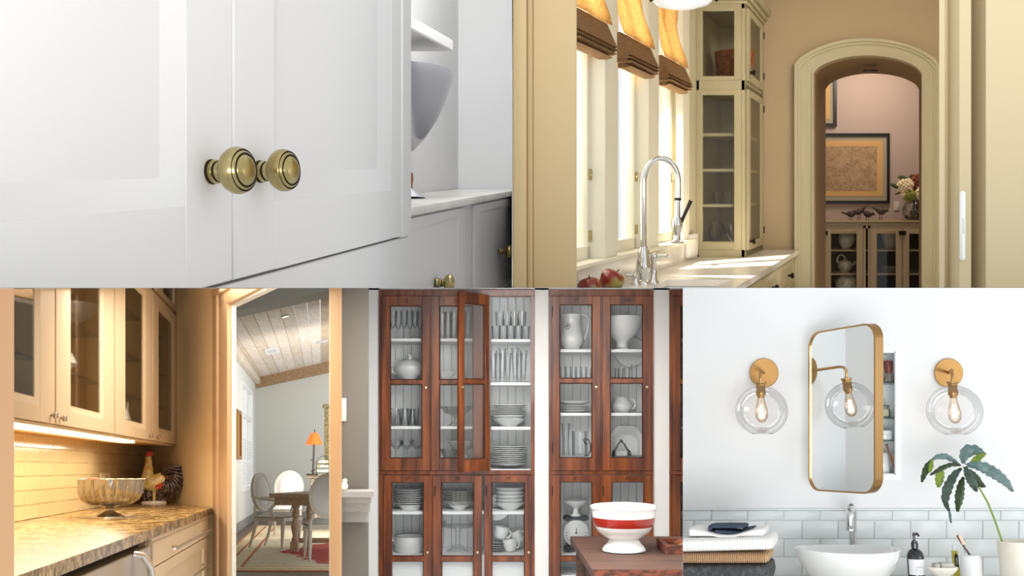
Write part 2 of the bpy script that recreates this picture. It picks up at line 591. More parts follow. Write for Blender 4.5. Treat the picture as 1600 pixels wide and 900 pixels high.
# near door jambs
g = G()
g.box(WF, .0015, .0235, 1.55, 1.70, -.02, .62, .001)
g.box(WF, .0235, .034, 1.575, 1.70, -.02, .62, .003)
g.box(WF, .034, .107, 1.585, 1.70, -.02, .62, .002)
struct(g, 'door_1', JAMB_B)
g = G()
g.prismz(WF, [(.712, 1.60), (.721, 1.60), (.723, 1.62), (.780, 1.75), (.779, 1.75)], -.02, .62)
g.prismz(WF, [(.721, 1.615), (.733, 1.615), (.800, 1.75), (.779, 1.75)], -.02, .62)
g.prismz(WF, [(.733, 1.63), (.733, 1.60), (.739, 1.585), (.758, 1.585), (.760, 1.60), (.772, 1.66), (.776, 1.66), (.780, 1.58), (1.1, 1.56), (1.1, 1.80), (.810, 1.80)], -.02, .62)
struct(g, 'door_2', M('pale_cream_jamb_paint', 'cfbe98', .5))
g = G(); g.box(WF, .7375, .7475, 1.578, 1.586, .045, .160, .003)
g.box(WF, .741, .744, 1.574, 1.58, .09, .115, .001)
tag(build(g, 'switch_plate', M('white_plastic', 'f4f4f0', .4)), 'narrow white plate on the cream door jamb at right', 'switch')

XW = -1.628
FW = Fr(RB.p(XW, 0, 0), RB.Y, (-1, 0, 0), (0, 0, 1))     # window wall, x = distance, y = outwards
ZS = -.37                                               # sill height
ZT = 1.62
# window wall below the sill and above the heads, posts between the windows
g = G(); g.box(FW, 3.0, 8.75, 0, .14, -1.2, ZS - .02); g.box(FW, 3.0, 8.75, 0, .14, ZT, 2.2)
g.box(FW, 7.02, 8.75, 0.0, .14, ZS - .02, ZT)
g.box(FW, 3.0, 3.55, 0.0, .14, ZS - .02, ZT)
struct(g, 'wall_left', TRIM_B)
POST = [(4.30, 4.50), (5.16, 5.375), (6.05, 6.30)]
g = G()
for a, b_ in POST:
    g.box(FW, a, b_, -.035, .14, ZS, ZT, .004)
g.box(FW, 7.0, 7.16, -.035, .02, ZS, ZT, .004)
g.box(FW, 7.16, 7.30, -.015, .02, ZS, ZT, .004)
struct(g, 'trim_1', WIN_B)
g = G(); g.box(FW, 3.4, 7.3, -.06, .14, ZS - .025, ZS, .005)
struct(g, 'trim_2', WIN_B)
WINS = [(3.55, 4.30), (4.50, 5.16), (5.375, 6.05), (6.30, 7.00)]
for k, (a, b_) in enumerate(WINS):
    g = G()
    g.box(FW, a, a + .05, .045, .10, ZS, ZT, .004); g.box(FW, b_ - .05, b_, .045, .10, ZS, ZT, .004)
    g.box(FW, a, b_, .045, .10, ZS, ZS + .07, .004); g.box(FW, a, b_, .045, .10, ZT - .06, ZT, .004)
    mx = a + (b_ - a) * .42
    g.box(FW, mx - .022, mx + .022, .05, .095, ZS, ZT, .003)
    w = struct(g, 'window_%d' % (k + 1), WIN_B)
    g = G(); g.box(FW, a + .04, b_ - .04, .068, .072, ZS + .06, ZT - .05)
    build(g, 'pane', PANE, w)
    g = G()
    for zz in (.16, .62):
        g.box(FW, mx - .1, mx + .02, .055, .085, zz, zz + .02, .002)
    build(g, 'glazing_bar', WIN_B, w)
    g = G(); g.box(FW, b_ - .036, b_ - .016, .03, .046, .05, .11, .003); g.box(FW, b_ - .036, b_ - .016, .03, .046, -.28, -.22, .003)
    g.tube(FW, [(b_ - .026, .035, .08), (b_ - .07, .02, .075)], .006)
    build(g, 'window_latch', M('worn_bronze_latch', 'a89a68', .5, .3), w)

# roman blinds: translucent woven cane above a folded stack
ORANGE = M('woven_cane_blind', 'c08746', .9, n=('e2b56e', 55, (1, 1, 2.5), .35, .65))
_nt = ORANGE.node_tree
_tr = _nt.nodes.new('ShaderNodeBsdfTranslucent'); _mx = _nt.nodes.new('ShaderNodeMixShader'); _mx.inputs[0].default_value = .6
_rp = [q for q in _nt.nodes if q.type == 'VALTORGB'][0]
_nt.links.new(_rp.outputs[0], _tr.inputs[0])
_nt.links.new(_nt.nodes['Principled BSDF'].outputs[0], _mx.inputs[1]); _nt.links.new(_tr.outputs[0], _mx.inputs[2])
_nt.links.new(_mx.outputs[0], _nt.nodes['Material Output'].inputs[0])
BROWN = M('folded_cane', '7d5a36', .9, n=('96744a', 40, (1, 1, 6), .35, .65), bump=(80, .5, (1, 1, 4)))
WHICH = ['window nearest the doorway', 'first window in view, behind the jamb', 'middle window left of the faucet', 'last window beside the glass cabinet']
for k, (a, b_) in enumerate(WINS):
    t = thing('roman_blind', FW.p((a + b_) / 2, 0, .72), 'woven cane roman blind over the ' + WHICH[k], 'blind', 'woven blinds in the kitchen windows')
    rows = []
    for j in range(13):
        f = j / 12
        z = .88 + f * .72
        nar = .16 * sin(min(1, f * 1.6) * pi / 2)
        nar = max(.01, nar * .4)
        yy = -.07 + .07 * min(1, f * 2.5)
        rows.append([FW.p(a + nar * (b_ - a) + (b_ - a) * (1 - 2 * nar) * i / 8, yy + .008 * sin(i * 1.3 + j), z) for i in range(9)])
    g = G(); g.grid(rows); build(g, 'blind_fabric', ORANGE, t)
    g = G()
    for (z0, z1, d, inset) in ((.75, .885, .055, .005), (.735, .76, .065, .0), (.715, .738, .06, .012), (.69, .718, .045, .05)):
        g.prism(Fr(FW.p(a + .012 + inset, 0, 0), FW.v(0, 1, 0), FW.v(1, 0, 0), FW.Z), [(-.02, z1), (-.02 - d * .55, z1), (-.02 - d - .03, z0 + .01), (-.02 - d, z0), (-.02, z0)], 0, (b_ - a) - .024 - inset * 2)
    build(g, 'folded_stack', BROWN, t)

# outdoor: nothing but sky is seen through the panes

# backsplash, counter, sink
ZC = -.537
g = G(); g.box(FW, 3.2, 7.6, -.012, 0, ZC, ZS - .026, .002)
tag(build(g, 'backsplash', MARBLE), 'white marble upstand between the counter and the window sill', 'backsplash')
g = G()
xf = -.913
SX0, SX1, SY0, SY1 = -1.40, -1.02, 4.95, 5.72
for (a, b_, c, d) in ((XW, xf, SY1, 8.55), (XW, xf, 3.0, SY0), (XW, SX0, SY0, SY1), (SX1, xf, SY0, SY1)):
    g.box(RB, a, b_, c, d, ZC - .04, ZC, 0)
tag(build(g, 'countertop', MARBLE), 'white marble worktop around the sink under the windows', 'countertop')
sk = thing('kitchen_sink', RB.p(-1.2, 5.4, ZC - .3), 'stainless steel undermount sink in the marble worktop', 'sink')
g = G()
g.box(RB, SX0 - .01, SX0 + .004, SY0, SY1, ZC - .25, ZC - .041); g.box(RB, SX1 - .004, SX1 + .01, SY0, SY1, ZC - .25, ZC - .041)
g.box(RB, SX0, SX1, SY1 - .006, SY1 + .008, ZC - .25, ZC - .041); g.box(RB, SX0, SX1, SY0 - .008, SY0 + .006, ZC - .25, ZC - .041)
g.box(RB, SX0, SX1, SY0, SY1, ZC - .26, ZC - .25)
build(g, 'basin', STEEL, sk)

# base cabinet under the counter, facing right
bc = thing('base_cabinet', RB.p(-1.2, 6.5, ZC - .9), 'olive cream base cabinet with dark knobs under the marble worktop', 'cabinet')
FB_ = Fr(RB.p(-.935, 0, 0), RB.Y, (-1, 0, 0), (0, 0, 1))
g = G(); g.box(FB_, 5.74, 8.5, .02, .6, -1.3, ZC - .042); build(g, 'carcass', CAB_B, bc)
for a, b_ in ((5.78, 6.45), (6.5, 7.35), (7.4, 8.4)):
    d = shaker(FB_, a, b_, -.85, ZC - .06, 0, .02, (.06, .06, .04, .04), CAB_B, bc, name='drawer', panel=CAB_B)
    g = G(); K = Fr(FB_.p((a + b_) / 2, 0, -.71), Vector((0, 1, 0)), Vector((0, 0, 1)), Vector((1, 0, 0)))
    g.lathe(K, (0, 0, 0), [(0, 0), (.012, 0), (.01, .02), (.024, .03), (.024, .042), (0, .05)], 16)
    if d: build(g, 'knob', DARKM, d)

# tall glass cabinet standing on the counter
gc = thing('glass_cabinet', RB.p(-1.43, 8.1, ZC), 'tall olive cream corner cabinet with glass doors standing on the marble worktop', 'cabinet')
FC_ = Fr(RB.p(0, 7.6, 0), (1, 0, 0), RB.Y, (0, 0, 1))
cx0, cx1 = -1.625, -1.241
zt = 1.50
g = G()
g.box(FC_, cx0, cx1, .94, .98, ZC, zt)                 # back
g.box(FC_, cx0, cx0 + .012, .03, .95, ZC, zt)
g.box(FC_, cx0, cx1, .03, .95, ZC, ZC + .05); g.box(FC_, cx0, cx1, .03, .95, .79, .84); g.box(FC_, cx0, cx1, .03, .95, zt - .06, zt)
build(g, 'carcass', M('dark_cabinet_inside', 'b0a688', .7), gc)
g = G(); g.box(FC_, cx0, cx0 + .02, -.002, .03, ZC, zt); g.box(FC_, cx1 - .03, cx1, -.002, .03, ZC, zt, .003)
g.box(FC_, cx0, cx1, -.002, .03, ZC, ZC + .06, .002); g.box(FC_, cx0, cx1, -.002, .03, .785, .865, .002); g.box(FC_, cx0, cx1, -.002, .03, 1.435, zt)
g.box(FC_, cx1 - .03, cx1, .02, .07, ZC, zt); g.box(FC_, cx1 - .03, cx1, .90, .98, ZC, zt)
g.box(FC_, cx1 - .03, cx1, .03, .95, ZC, ZC + .05); g.box(FC_, cx1 - .03, cx1, .03, .95, .80, .87)
build(g, 'face_frame', CAB_B, gc)
g = G()
for q, (e, z0, z1) in enumerate(((.02, 1.47, 1.50), (.045, 1.50, 1.54), (.075, 1.54, 1.60))):
    g.box(FC_, cx0, cx1 + e, -e, .98, z0, z1, .006)
build(g, 'crown_moulding', CAB_B, gc)
shaker(FC_, cx0 + .02, cx1 - .03, ZC + .06, .785, -.004, .02, (.025, .055, .06, .035), CAB_B, gc, pane=PANE_D, rec=.01, label='lower fixed glass front')
shaker(FC_, cx0 + .02, cx1 - .03, .865, 1.435, -.004, .02, (.025, .055, .03, .02), CAB_B, gc, pane=PANE_D, rec=.01, label='upper fixed glass front')
FS_ = Fr(RB.p(cx1, 7.6, 0), RB.Y, (-1, 0, 0), (0, 0, 1))
for z0, z1, lb in ((ZC + .05, .80, 'lower glass door'), (.87, 1.45, 'upper glass door')):
    d = shaker(FS_, .07, .90, z0, z1, -.018, .018, (.10, .14, .06, .05), CAB_B, gc, pane=PANE_D, rec=.01, label=lb)
    g = G(); K = Fr(FS_.p(.12, -.018, z0 + .07), Vector((0, 1, 0)), Vector((0, 0, 1)), Vector((1, 0, 0)))
    g.lathe(K, (0, 0, 0), [(0, 0), (.012, 0), (.01, .02), (.022, .03), (.022, .042), (0, .05)], 16); build(g, 'knob', DARKM, d)
    g = G()
    for zz in (z0 + .1, z1 - .12):
        g.box(FS_, .89, .91, -.026, -.016, zz, zz + .06, .002)
    build(g, 'hinge', DARKM, d)
for zz in (.425, .142, -.14):
    g = G(); g.box(FC_, cx0 + .012, cx1 - .03, .04, .93, zz, zz + .022); build(g, 'shelf', CAB_B, gc)


def simple(name, fr, c, prof, mat, label, cat, group=None, seg=24, **k):
    g = G(); g.lathe(fr, c, prof, seg, **k)
    o = build(g, name, mat, smooth=50)
    return tag(o, label, cat, group) if o else None


TUMB = [(0, 0), (.8, 0), (1, 2.4), (.93, 2.4), (.75, .15), (0, .15)]
def sc(prof, r, h=None):
    h = h or r
    return [(a * r, b * h) for a, b in prof]
WINE = [(0, 0), (.95, 0), (.9, .06), (.12, .16), (.1, 1.1), (.3, 1.25), (.85, 1.7), (.98, 2.2), (.9, 2.9), (.86, 2.9), (.93, 2.2), (.8, 1.75), (.25, 1.32), (0, 1.28)]
ib = RB.rigid(-1.43, 8.0, .164)
for k, (dx, dy) in enumerate(((-.10, 0), (.0, .1), (.09, -.05))):
    simple('glass_tumbler', ib, (dx, dy, -.28), sc(TUMB, .04), GLASSW, 'glass tumbler on the third shelf of the corner cabinet, %s of three' % ['left', 'middle', 'right'][k], 'glass', 'tumblers in the corner cabinet')
ib = RB.rigid(-1.43, 7.95, ZC + .052)
simple('glass_bowl', ib, (.05, 0, 0), [(0, 0), (.05, 0), (.03, .02), (.03, .05), (.09, .12), (.12, .2), (.115, .2), (.085, .125), (0, .06)], GLASSW, 'cut glass footed bowl at the bottom of the corner cabinet', 'bowl')
simple('glass_jug', ib, (-.1, .1, 0), [(0, 0), (.05, 0), (.055, .12), (.035, .18), (.045, .22), (.04, .22), (.03, .18), (.05, .12), (0, .01)], GLASSW, 'narrow glass jug at the bottom of the corner cabinet', 'jug')
ib = RB.rigid(-1.40, 8.0, .84)
simple('woven_basket', ib, (0, 0, .002), [(0, 0), (.13, 0), (.16, .25), (.165, .30), (.15, .30), (.145, .25), (.12, .01), (0, .01)], M('orange_basket', 'b46a38', .9, n=('7a4425', 30, (1, 1, 3), .4, .6)), 'orange brown woven basket behind the top pane of the corner cabinet', 'basket')

# back wall with the arch
AY = 8.6
ax0, ax1 = -.785, .178
arc_in = []
arc_out = []
for i in range(25):
    f = i / 24
    x = ax0 + (ax1 - ax0) * f
    arc_in.append((x, 1.035 + (1.195 - 1.035) * (1 - (2 * f - 1) ** 2) ** .62))
    xo = -.955 + (.335 + .955) * f
    arc_out.append((xo, 1.115 + (1.345 - 1.115) * (1 - (2 * f - 1) ** 2) ** .75))
FAW = Fr(RB.p(0, AY, 0), (1, 0, 0), RB.Y, (0, 0, 1))
g = G(); g.box(FAW, -1.75, ax0, 0, .12, -1.6, 2.3); g.box(FAW, ax1, 1.6, 0, .12, -1.6, 2.3)
g.strip(FAW, [(x, 2.3) for x, z in arc_in], arc_in, 0, .12)
struct(g, 'wall_back', WALL_B)
o_pts = [(-.955, -1.6)] + arc_out + [(.335, -1.6)]
i_pts = [(ax0, -1.6)] + arc_in + [(ax1, -1.6)]
def mixp(f): return [(a[0] + (b[0] - a[0]) * f, a[1] + (b[1] - a[1]) * f) for a, b in zip(o_pts, i_pts)]
g = G(); g.strip(FAW, o_pts, mixp(.18), -.07, 0); g.strip(FAW, mixp(.18), mixp(.34), -.05, 0); g.strip(FAW, mixp(.34), mixp(.9), -.032, 0); g.strip(FAW, mixp(.9), mixp(1.0), -.045, 0)
struct(g, 'trim_3', TRIM_B)
# passage behind the arch
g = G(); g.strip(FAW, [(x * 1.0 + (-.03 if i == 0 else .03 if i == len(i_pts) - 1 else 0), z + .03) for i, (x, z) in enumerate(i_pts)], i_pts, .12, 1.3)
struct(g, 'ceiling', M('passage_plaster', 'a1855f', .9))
g = G(); g.lathe(RB, (-.30, 9.2, 1.13), [(0, .0), (.07, .0), (.075, .012), (0, .02)], 24)
tag(build(g, 'recessed_light', M('dark_downlight', '3a3028', .5)), 'small dark recessed downlight in the arched passage ceiling', 'ceiling light')
g = G(); g.box(RB, -1.7, 1.2, 12.0, 12.1, -1.8, 2.4); struct(g, 'wall_back', MAUVE)
g = G(); g.box(RB, 1.1, 1.2, 9.9, 12.0, -1.8, 2.4); struct(g, 'wall_right', MAUVE)
g = G(); g.box(RB, -1.7, -1.6, 9.9, 12.0, -1.8, 2.4); struct(g, 'wall_left', MAUVE)
# right wall and ceiling of the kitchen, outside the picture
g = G(); g.box(RB, 1.5, 1.6, 3.2, 8.7, -1.6, 2.3); struct(g, 'wall_right', WALL_B)
g = G(); g.box(RB, -1.75, 1.6, 3.2, 12.1, 2.0, 2.1); struct(g, 'ceiling', M('off_white_ceiling', 'e8e2d2', .9))

# pictures on the far wall
FP = Fr(RB.p(0, 12, 0), (1, 0, 0), RB.Y, (0, 0, 1))
MAPM = M('old_map_paper', 'ae8f6b', .8, n=('9d7d5b', 14, (1, 1, 1), .42, .6))
# fine engraving lines
_nt = MAPM.node_tree
_v = _nt.nodes.new('ShaderNodeTexVoronoi'); _v.feature = 'DISTANCE_TO_EDGE'; _v.inputs['Scale'].default_value = 26
_c = _nt.nodes.new('ShaderNodeTexCoord'); _nt.links.new(_c.outputs['Object'], _v.inputs['Vector'])
_r = _nt.nodes.new('ShaderNodeValToRGB'); _r.color_ramp.elements[0].position = 0; _r.color_ramp.elements[1].position = .09
_r.color_ramp.elements[0].color = (.55, .5, .45, 1); _r.color_ramp.elements[1].color = (1, 1, 1, 1)
_nt.links.new(_v.outputs['Distance'], _r.inputs[0])
_m = _nt.nodes.new('ShaderNodeMix'); _m.data_type = 'RGBA'; _m.blend_type = 'MULTIPLY'; _m.inputs[0].default_value = .8
_rp = [q for q in _nt.nodes if q.type == 'VALTORGB'][0]
_nt.links.new(_rp.outputs[0], _m.inputs[6]); _nt.links.new(_r.outputs[0], _m.inputs[7]); _nt.links.new(_m.outputs[2], _nt.nodes['Principled BSDF'].inputs['Base Color'])


def picture(fr, x0, x1, z0, z1, fw, mat_w, label, art, inner=0.07, artm=None):
    t = thing('picture_frame', fr.p((x0 + x1) / 2, 0, z0), label, 'picture')
    g = G(); g.strip(fr, [(x0, z0), (x1, z0), (x1, z1), (x0, z1)], [(x0 + fw, z0 + fw), (x1 - fw, z0 + fw), (x1 - fw, z1 - fw), (x0 + fw, z1 - fw)], -.04, -.002, closed=True)
    build(g, 'frame', art, t)
    g = G(); g.box(fr, x0 + fw, x1 - fw, -.02, -.012, z0 + fw, z1 - fw); build(g, 'mount', mat_w, t)
    e = fw + mat_b
    g = G(); g.box(fr, x0 + e, x1 - e, -.024, -.0205, z0 + e, z1 - e); build(g, 'border_paper', M('ochre_paper', 'c79a5e', .8), t)
    e += inner
    g = G(); g.box(fr, x0 + e, x1 - e, -.027, -.0245, z0 + e, z1 - e); build(g, 'print', artm or MAPM, t)
    return t
mat_b = .055
MATW = M('grey_mount', '9d927c', .9)
picture(FP, -1.5, -.148, -.175, .70, .035, MATW, 'large black framed old map above the glass sideboard', BLACKM)
picture(FP, -1.5, -.81, .79, 1.5, .035, MATW, 'upper black framed print partly hidden by the arch', BLACKM)

# sideboard
sb = thing('sideboard', RB.p(-.3, 11.75, -1.6), 'taupe sideboard with glass doors under the framed map', 'sideboard')
TAUPE = M('taupe_cabinet_paint', '9a8668', .55)
FSB = Fr(RB.p(0, 11.5, 0), (1, 0, 0), RB.Y, (0, 0, 1))
zb = -.375
g = G(); g.box(FSB, -1.2, .6, -.02, .5, zb - .02, zb, .004); g.box(FSB, -1.2, .6, .0, .5, zb - .06, zb - .02, .004)
build(g, 'top', TAUPE, sb)
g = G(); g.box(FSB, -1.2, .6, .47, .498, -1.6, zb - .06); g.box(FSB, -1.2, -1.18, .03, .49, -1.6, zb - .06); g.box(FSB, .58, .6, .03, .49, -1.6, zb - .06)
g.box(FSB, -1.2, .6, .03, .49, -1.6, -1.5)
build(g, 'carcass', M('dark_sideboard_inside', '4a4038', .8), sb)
g = G()
for x in (-1.2, -.462, -.405, .5):
    g.box(FSB, x, x + (.1 if x in (-1.2, .5) else .03), .0, .03, -1.6, zb - .06)
g.box(FSB, -1.2, .6, 0, .03, zb - .09, zb - .06)
build(g, 'face_frame', TAUPE, sb)
for (a, b_, hs) in ((-.925, -.465, -1), (-.375, .005, 1), (.012, .42, -1)):
    d = shaker(FSB, a, b_, -1.55, zb - .092, -.012, .02, (.075, .075, .08, .06), TAUPE, sb, pane=PANE_D, rec=.01)
    g = G(); kx = (b_ - .02) if hs > 0 else (a + .02)
    g.box(FSB, kx - .02, kx + .02, -.04, -.012, zb - .17, zb - .12, .004); build(g, 'latch', DARKM, d)
for zz in (-.745, -1.03, -1.35):
    g = G(); g.box(FSB, -1.18, .58, .05, .47, zz, zz + .02); build(g, 'shelf', TAUPE, sb)
CLAY = M('pale_stoneware', 'c4bba8', .5, n=('a09478', 14, (1, 1, 1), .5, .7))
si = RB.rigid(RB.x(1322, 11.75), 11.75, -.724)
simple('ginger_jar', si, (0, 0, 0), [(0, 0), (.05, 0), (.055, .01), (.09, .07), (.1, .13), (.085, .19), (.045, .215), (.05, .23), (0, .23)], CLAY, 'round patterned ginger jar behind the left glass door', 'jar')
si = RB.rigid(RB.x(1390, 11.75), 11.75, -.724)
simple('urn_vase', si, (0, 0, 0), [(0, 0), (.06, 0), (.06, .02), (.08, .06), (.115, .17), (.12, .21), (.11, .21), (.07, .06), (0, .03)], CLAY, 'tapered stoneware vase behind the middle glass door', 'vase')
si = RB.rigid(RB.x(1320, 11.75), 11.75, -1.009)
t = thing('teapot', si.p(0, 0, 0), 'white teapot with looped handle on the second sideboard shelf', 'teapot')
g = G(); g.lathe(si, (0, 0, 0), [(0, 0), (.05, 0), (.05, .012), (.085, .05), (.09, .09), (.07, .13), (.03, .145), (.02, .155), (0, .16)], 24); build(g, 'body', CLAY, t)
g = G(); g.tube(si, [(.07, 0, .07), (.11, 0, .10), (.125, 0, .13)], [.02, .014, .012]); build(g, 'spout', CLAY, t)
g = G(); g.tube(si, [(-.05 + .05 * cos(a), 0, .15 + .06 * sin(a)) for a in [radians(q) for q in range(-60, 241, 25)]], .011); build(g, 'handle', CLAY, t)
si = RB.rigid(RB.x(1322, 11.75), 11.75, -1.329)
simple('covered_dish', si, (0, 0, 0), [(0, 0), (.09, 0), (.13, .12), (.14, .2), (.10, .26), (.02, .30), (.02, .33), (0, .33)], CLAY, 'round covered dish low in the left of the sideboard', 'dish')
si = RB.rigid(RB.x(1436, 11.75), 11.75, -.724)
simple('glass_goblet', si, (0, 0, 0), sc(WINE, .05, .07), GLASSW, 'glass goblet behind the right sideboard door', 'glass')
for k in range(3):
    si = RB.rigid(RB.x(1393, 11.75), 11.75, -1.009 + k * .022)
    simple('plate', si, (0, 0, 0), [(0, 0), (.08, 0), (.14, .018), (.14, .022), (.08, .006), (0, .006)], CLAY, 'pale plate in the short stack on the middle sideboard shelf, ' + ('lowest', 'middle', 'topmost')[k], 'plate', 'plates in the sideboard')

# wire birds on the sideboard
BIRD = M('dark_filigree_metal', '5b4e42', .6, .4, n=('2c241e', 60, (1, 1, 1), .45, .55))
for k, (px, f, rot, lb) in enumerate(((1329.5, 1, 0, 'leftmost, tail to the left'), (1342, -1, .5, 'second from left, head raised'), (1355, 1, -.45, 'third from left, head down'), (1376, 1, -.3, 'separate one at right, upright'))):
    si = RB.rigid(RB.x(px, 11.7), 11.7, -.375)
    t = thing('metal_bird', si.p(0, 0, 0), 'small filigree metal bird on the sideboard, ' + lb, 'figurine', 'metal birds on the sideboard')
    up = .075 + (.03 if k in (1, 3) else 0)
    B2 = Fr(si.p(0, 0, up), (si.X * cos(rot) + si.Z * sin(rot)) * f, si.Y, si.Z * cos(rot) - si.X * sin(rot))
    g = G(); g.ball(B2, (0, 0, 0), .055, .035, .038); g.ball(B2, (.055, 0, .03), .022, seg=10, rin=6); g.tube(B2, [(-.04, 0, 0), (-.12, 0, .02)], [.018, .006], 6)
    g.tube(B2, [(.07, 0, .03), (.095, 0, .025)], [.008, .002], 6)
    build(g, 'body', BIRD, t)
    for s in (-1, 1):
        g = G(); g.tube(si, [(s * .012, 0, up - .03), (s * .016, 0, .001)], .004, 6); build(g, 'leg', BIRD, t)
g = G(); g.box(FP, RB.x(1396.5, 12), RB.x(1405.5, 12), -.012, 0, RB.z(329, 12), RB.z(315, 12), .003)
tag(build(g, 'switch_plate', M('pale_switch', 'cfc0b4', .4)), 'pale switch plate on the mauve wall beside the flower vase', 'switch')

# vase with hydrangeas
vs = RB.rigid(RB.x(1431, 11.7), 11.7, -.375)
t = thing('flower_vase', vs.p(0, 0, 0), 'round glass vase with cream and russet hydrangeas on the sideboard', 'vase')
g = G(); g.lathe(vs, (0, 0, 0), [(0, 0), (.09, 0), (.15, .06), (.165, .13), (.14, .2), (.11, .235), (.105, .235), (.135, .2), (.158, .13), (.145, .065), (.085, .008), (0, .008)], 28); build(g, 'vase', GLASSW, t, smooth=60)
g = G()
for k in range(26):
    a = random.random() * 6.28; r = .12 * random.random() ** .5
    g.ball(vs, (r * cos(a), r * sin(a), .03 + random.random() * .07), .022, seg=7, rin=5)
build(g, 'pebbles', M('dark_pebbles', '4d4434', .4), t, kind='stuff')
g = G()
for k in range(12):
    a = k * 2.4
    g.tube(vs, [(.06 * cos(a), .06 * sin(a), .04), (.03 * cos(a), .03 * sin(a), .2), (.10 * cos(a), .08 * sin(a), .38)], .007, 5)
build(g, 'stems', M('brown_stem', '4a3a24', .7), t)


def bloom(fr, c, r, mat, parent, n=90):
    g = G()
    for k in range(n):
        z = 1 - 2 * (k + .5) / n; a = k * 2.39996; q = math.sqrt(1 - z * z)
        rr = r * (.9 + .2 * random.random())
        g.ball(fr, (c[0] + rr * q * cos(a), c[1] + rr * q * sin(a), c[2] + rr * z), r * .22, seg=6, rin=4)
    g.ball(fr, c, r * .9, seg=12, rin=8)
    return build(g, 'bloom', mat, parent)
CRM = M('cream_petals', 'ecd9b4', .8, n=('d0a06e', 20, (1, 1, 1), .5, .8))
RUS = M('russet_petals', '7a4028', .8, n=('a26a48', 20, (1, 1, 1), .45, .7))
GRN = M('lime_petals', '9a9a3c', .8, n=('6f7a2a', 20, (1, 1, 1), .4, .7))
for px, py, r, m, dy in ((1411, 287, .085, CRM, -.02), (1431, 283, .10, RUS, .03), (1436, 299, .085, CRM, -.10), (1416, 301, .07, GRN, -.05), (1433, 292, .05, RUS, -.02), (1409, 300, .04, CRM, -.05), (1441, 278, .07, RUS, 0)):
    bloom(vs, ((px - 1431) * 11.7 / 1500, dy, (340 - py) * 11.7 / 1500), r, m, t)
LEAFB = M('dark_leaf_green', '3d4a22', .6)
for (px, py, ex, ez) in ((1395, 287, -.09, .03), (1408, 275, -.1, .02), (1418, 273, .02, .05), (1403, 296, -.08, -.04), (1440, 275, .06, .05)):
    c = Vector(((px - 1431) * 11.7 / 1500, -.03, (340 - py) * 11.7 / 1500))
    g = G(); g.grid([[vs.p(c.x + ex * (i / 4 - .5) * 1.6 - ez * j * .35 * sin(pi * i / 4), c.y + .01 * j * j, c.z + ez * (i / 4 - .5) * 1.6 + abs(ex) * j * .35 * sin(pi * i / 4)) for j in (-1, 0, 1)] for i in range(5)])
    build(g, 'leaf', LEAFB, t)

# faucet
fc = RB.rigid(RB.x(1005, 5.45), 5.45, ZC)
K5 = 5.45 / 1500
t = thing('kitchen_faucet', fc.p(0, 0, 0), 'tall chrome gooseneck faucet with pull-down spray beside the sink', 'faucet')
g = G(); g.lathe(fc, (0, 0, 0), [(0, 0), (.045, 0), (.045, .012), (.03, .025), (.036, .06), (.044, .09), (.04, .11), (.034, .15), (.03, .19), (.022, .205), (.022, .215), (0, .215)], 28); build(g, 'base', CHROME, t, smooth=50)
pts = [(0, 0, .2), (-.01, 0, .42)]
cxn, r_ = .094, .10
top = (443 - 258) * K5
pts = [(0, 0, .2), (-.004, 0, .4), (-.006, 0, top - .12)]
for a in range(180, -11, -12):
    pts.append((.092 + .098 * cos(radians(a)), 0, top - .10 + .135 * sin(radians(a))))
pts.append((.190, 0, top - .16)); pts.append((.188, 0, top - .20))
g = G(); g.tube(fc, pts, .0165, 16); build(g, 'neck', CHROME, t, smooth=60)
g = G(); g.tube(fc, [(.188, 0, top - .185), (.187, 0, top - .20)], .021, 14); build(g, 'collar', BLACKM, t)
g = G(); g.lathe(fc, (.188, 0, top - .44), [(0, 0), (.036, 0), (.036, .008), (.02, .02), (.018, .05), (.026, .08), (.03, .10), (.026, .13), (.016, .15), (.014, .24), (.0, .24)], 22); build(g, 'spray_head', CHROME, t, smooth=50)
g = G(); g.tube(fc, [(.196, 0, top - .35), (.225, -.01, top - .28), (.258, -.02, top - .20)], [.013, .010, .012], 10)
build(g, 'spray_lever', M('dark_lever', '2f2c2c', .35, .3), t)
for nm, x0, dy, h, tip in (('handle', .062, .02, .17, .07), ('handle', -.05, -.05, .06, -.05)):
    g = G(); g.lathe(fc, (x0, dy, 0), [(0, 0), (.03, 0), (.03, .01), (.018, .03), (.016, h * .7), (.022, h * .85), (.018, h), (0, h + .01)], 18)
    g.tube(fc, [(x0, dy, h * .92), (x0 + tip, dy, h * .94)], [.01, .008], 10); g.ball(fc, (x0 + tip, dy, h * .94), .012, seg=10, rin=6)
    build(g, nm, CHROME, t, smooth=50)

# apples
def apple(fr, c, r, tilt, label):
    t = thing('apple', fr.p(c[0], c[1], c[2] - r * .8), label, 'apple', 'apples beside the faucet')
    A = Fr(fr.p(*c), fr.X * cos(tilt) + fr.Z * sin(tilt), fr.Y, fr.Z * cos(tilt) - fr.X * sin(tilt))
    prof = [(0, -.80), (.12, -.86), (.3, -.88), (.6, -.72), (.86, -.35), (1, .1), (.93, .5), (.7, .78), (.4, .88), (.15, .76), (0, .62)]
    g = G(); g.lathe(A, (0, 0, 0), [(a * r, b * r) for a, b in prof], 26); build(g, 'flesh', APPLE, t, smooth=80)
    g = G(); g.tube(A, [(0, 0, r * .6), (r * .08, 0, r * 1.1)], r * .05, 6); build(g, 'stem', M('apple_stem', '4a3018', .7), t)
APPLE = M('red_green_apple', '7e1a12', .3, n=('8f8a34', 2.2, (3, 3, 3), .50, .62), coat=.4)
ap = RB.rigid(RB.x(925, 4.75), 4.75, ZC)
apple(ap, (-.01, 0, .045), .062, .15, 'red and green apple at the left on the worktop, behind the jamb')
apple(ap, (.107, .12, .072), .064, -.5, 'red and green apple nearest the faucet on the worktop')

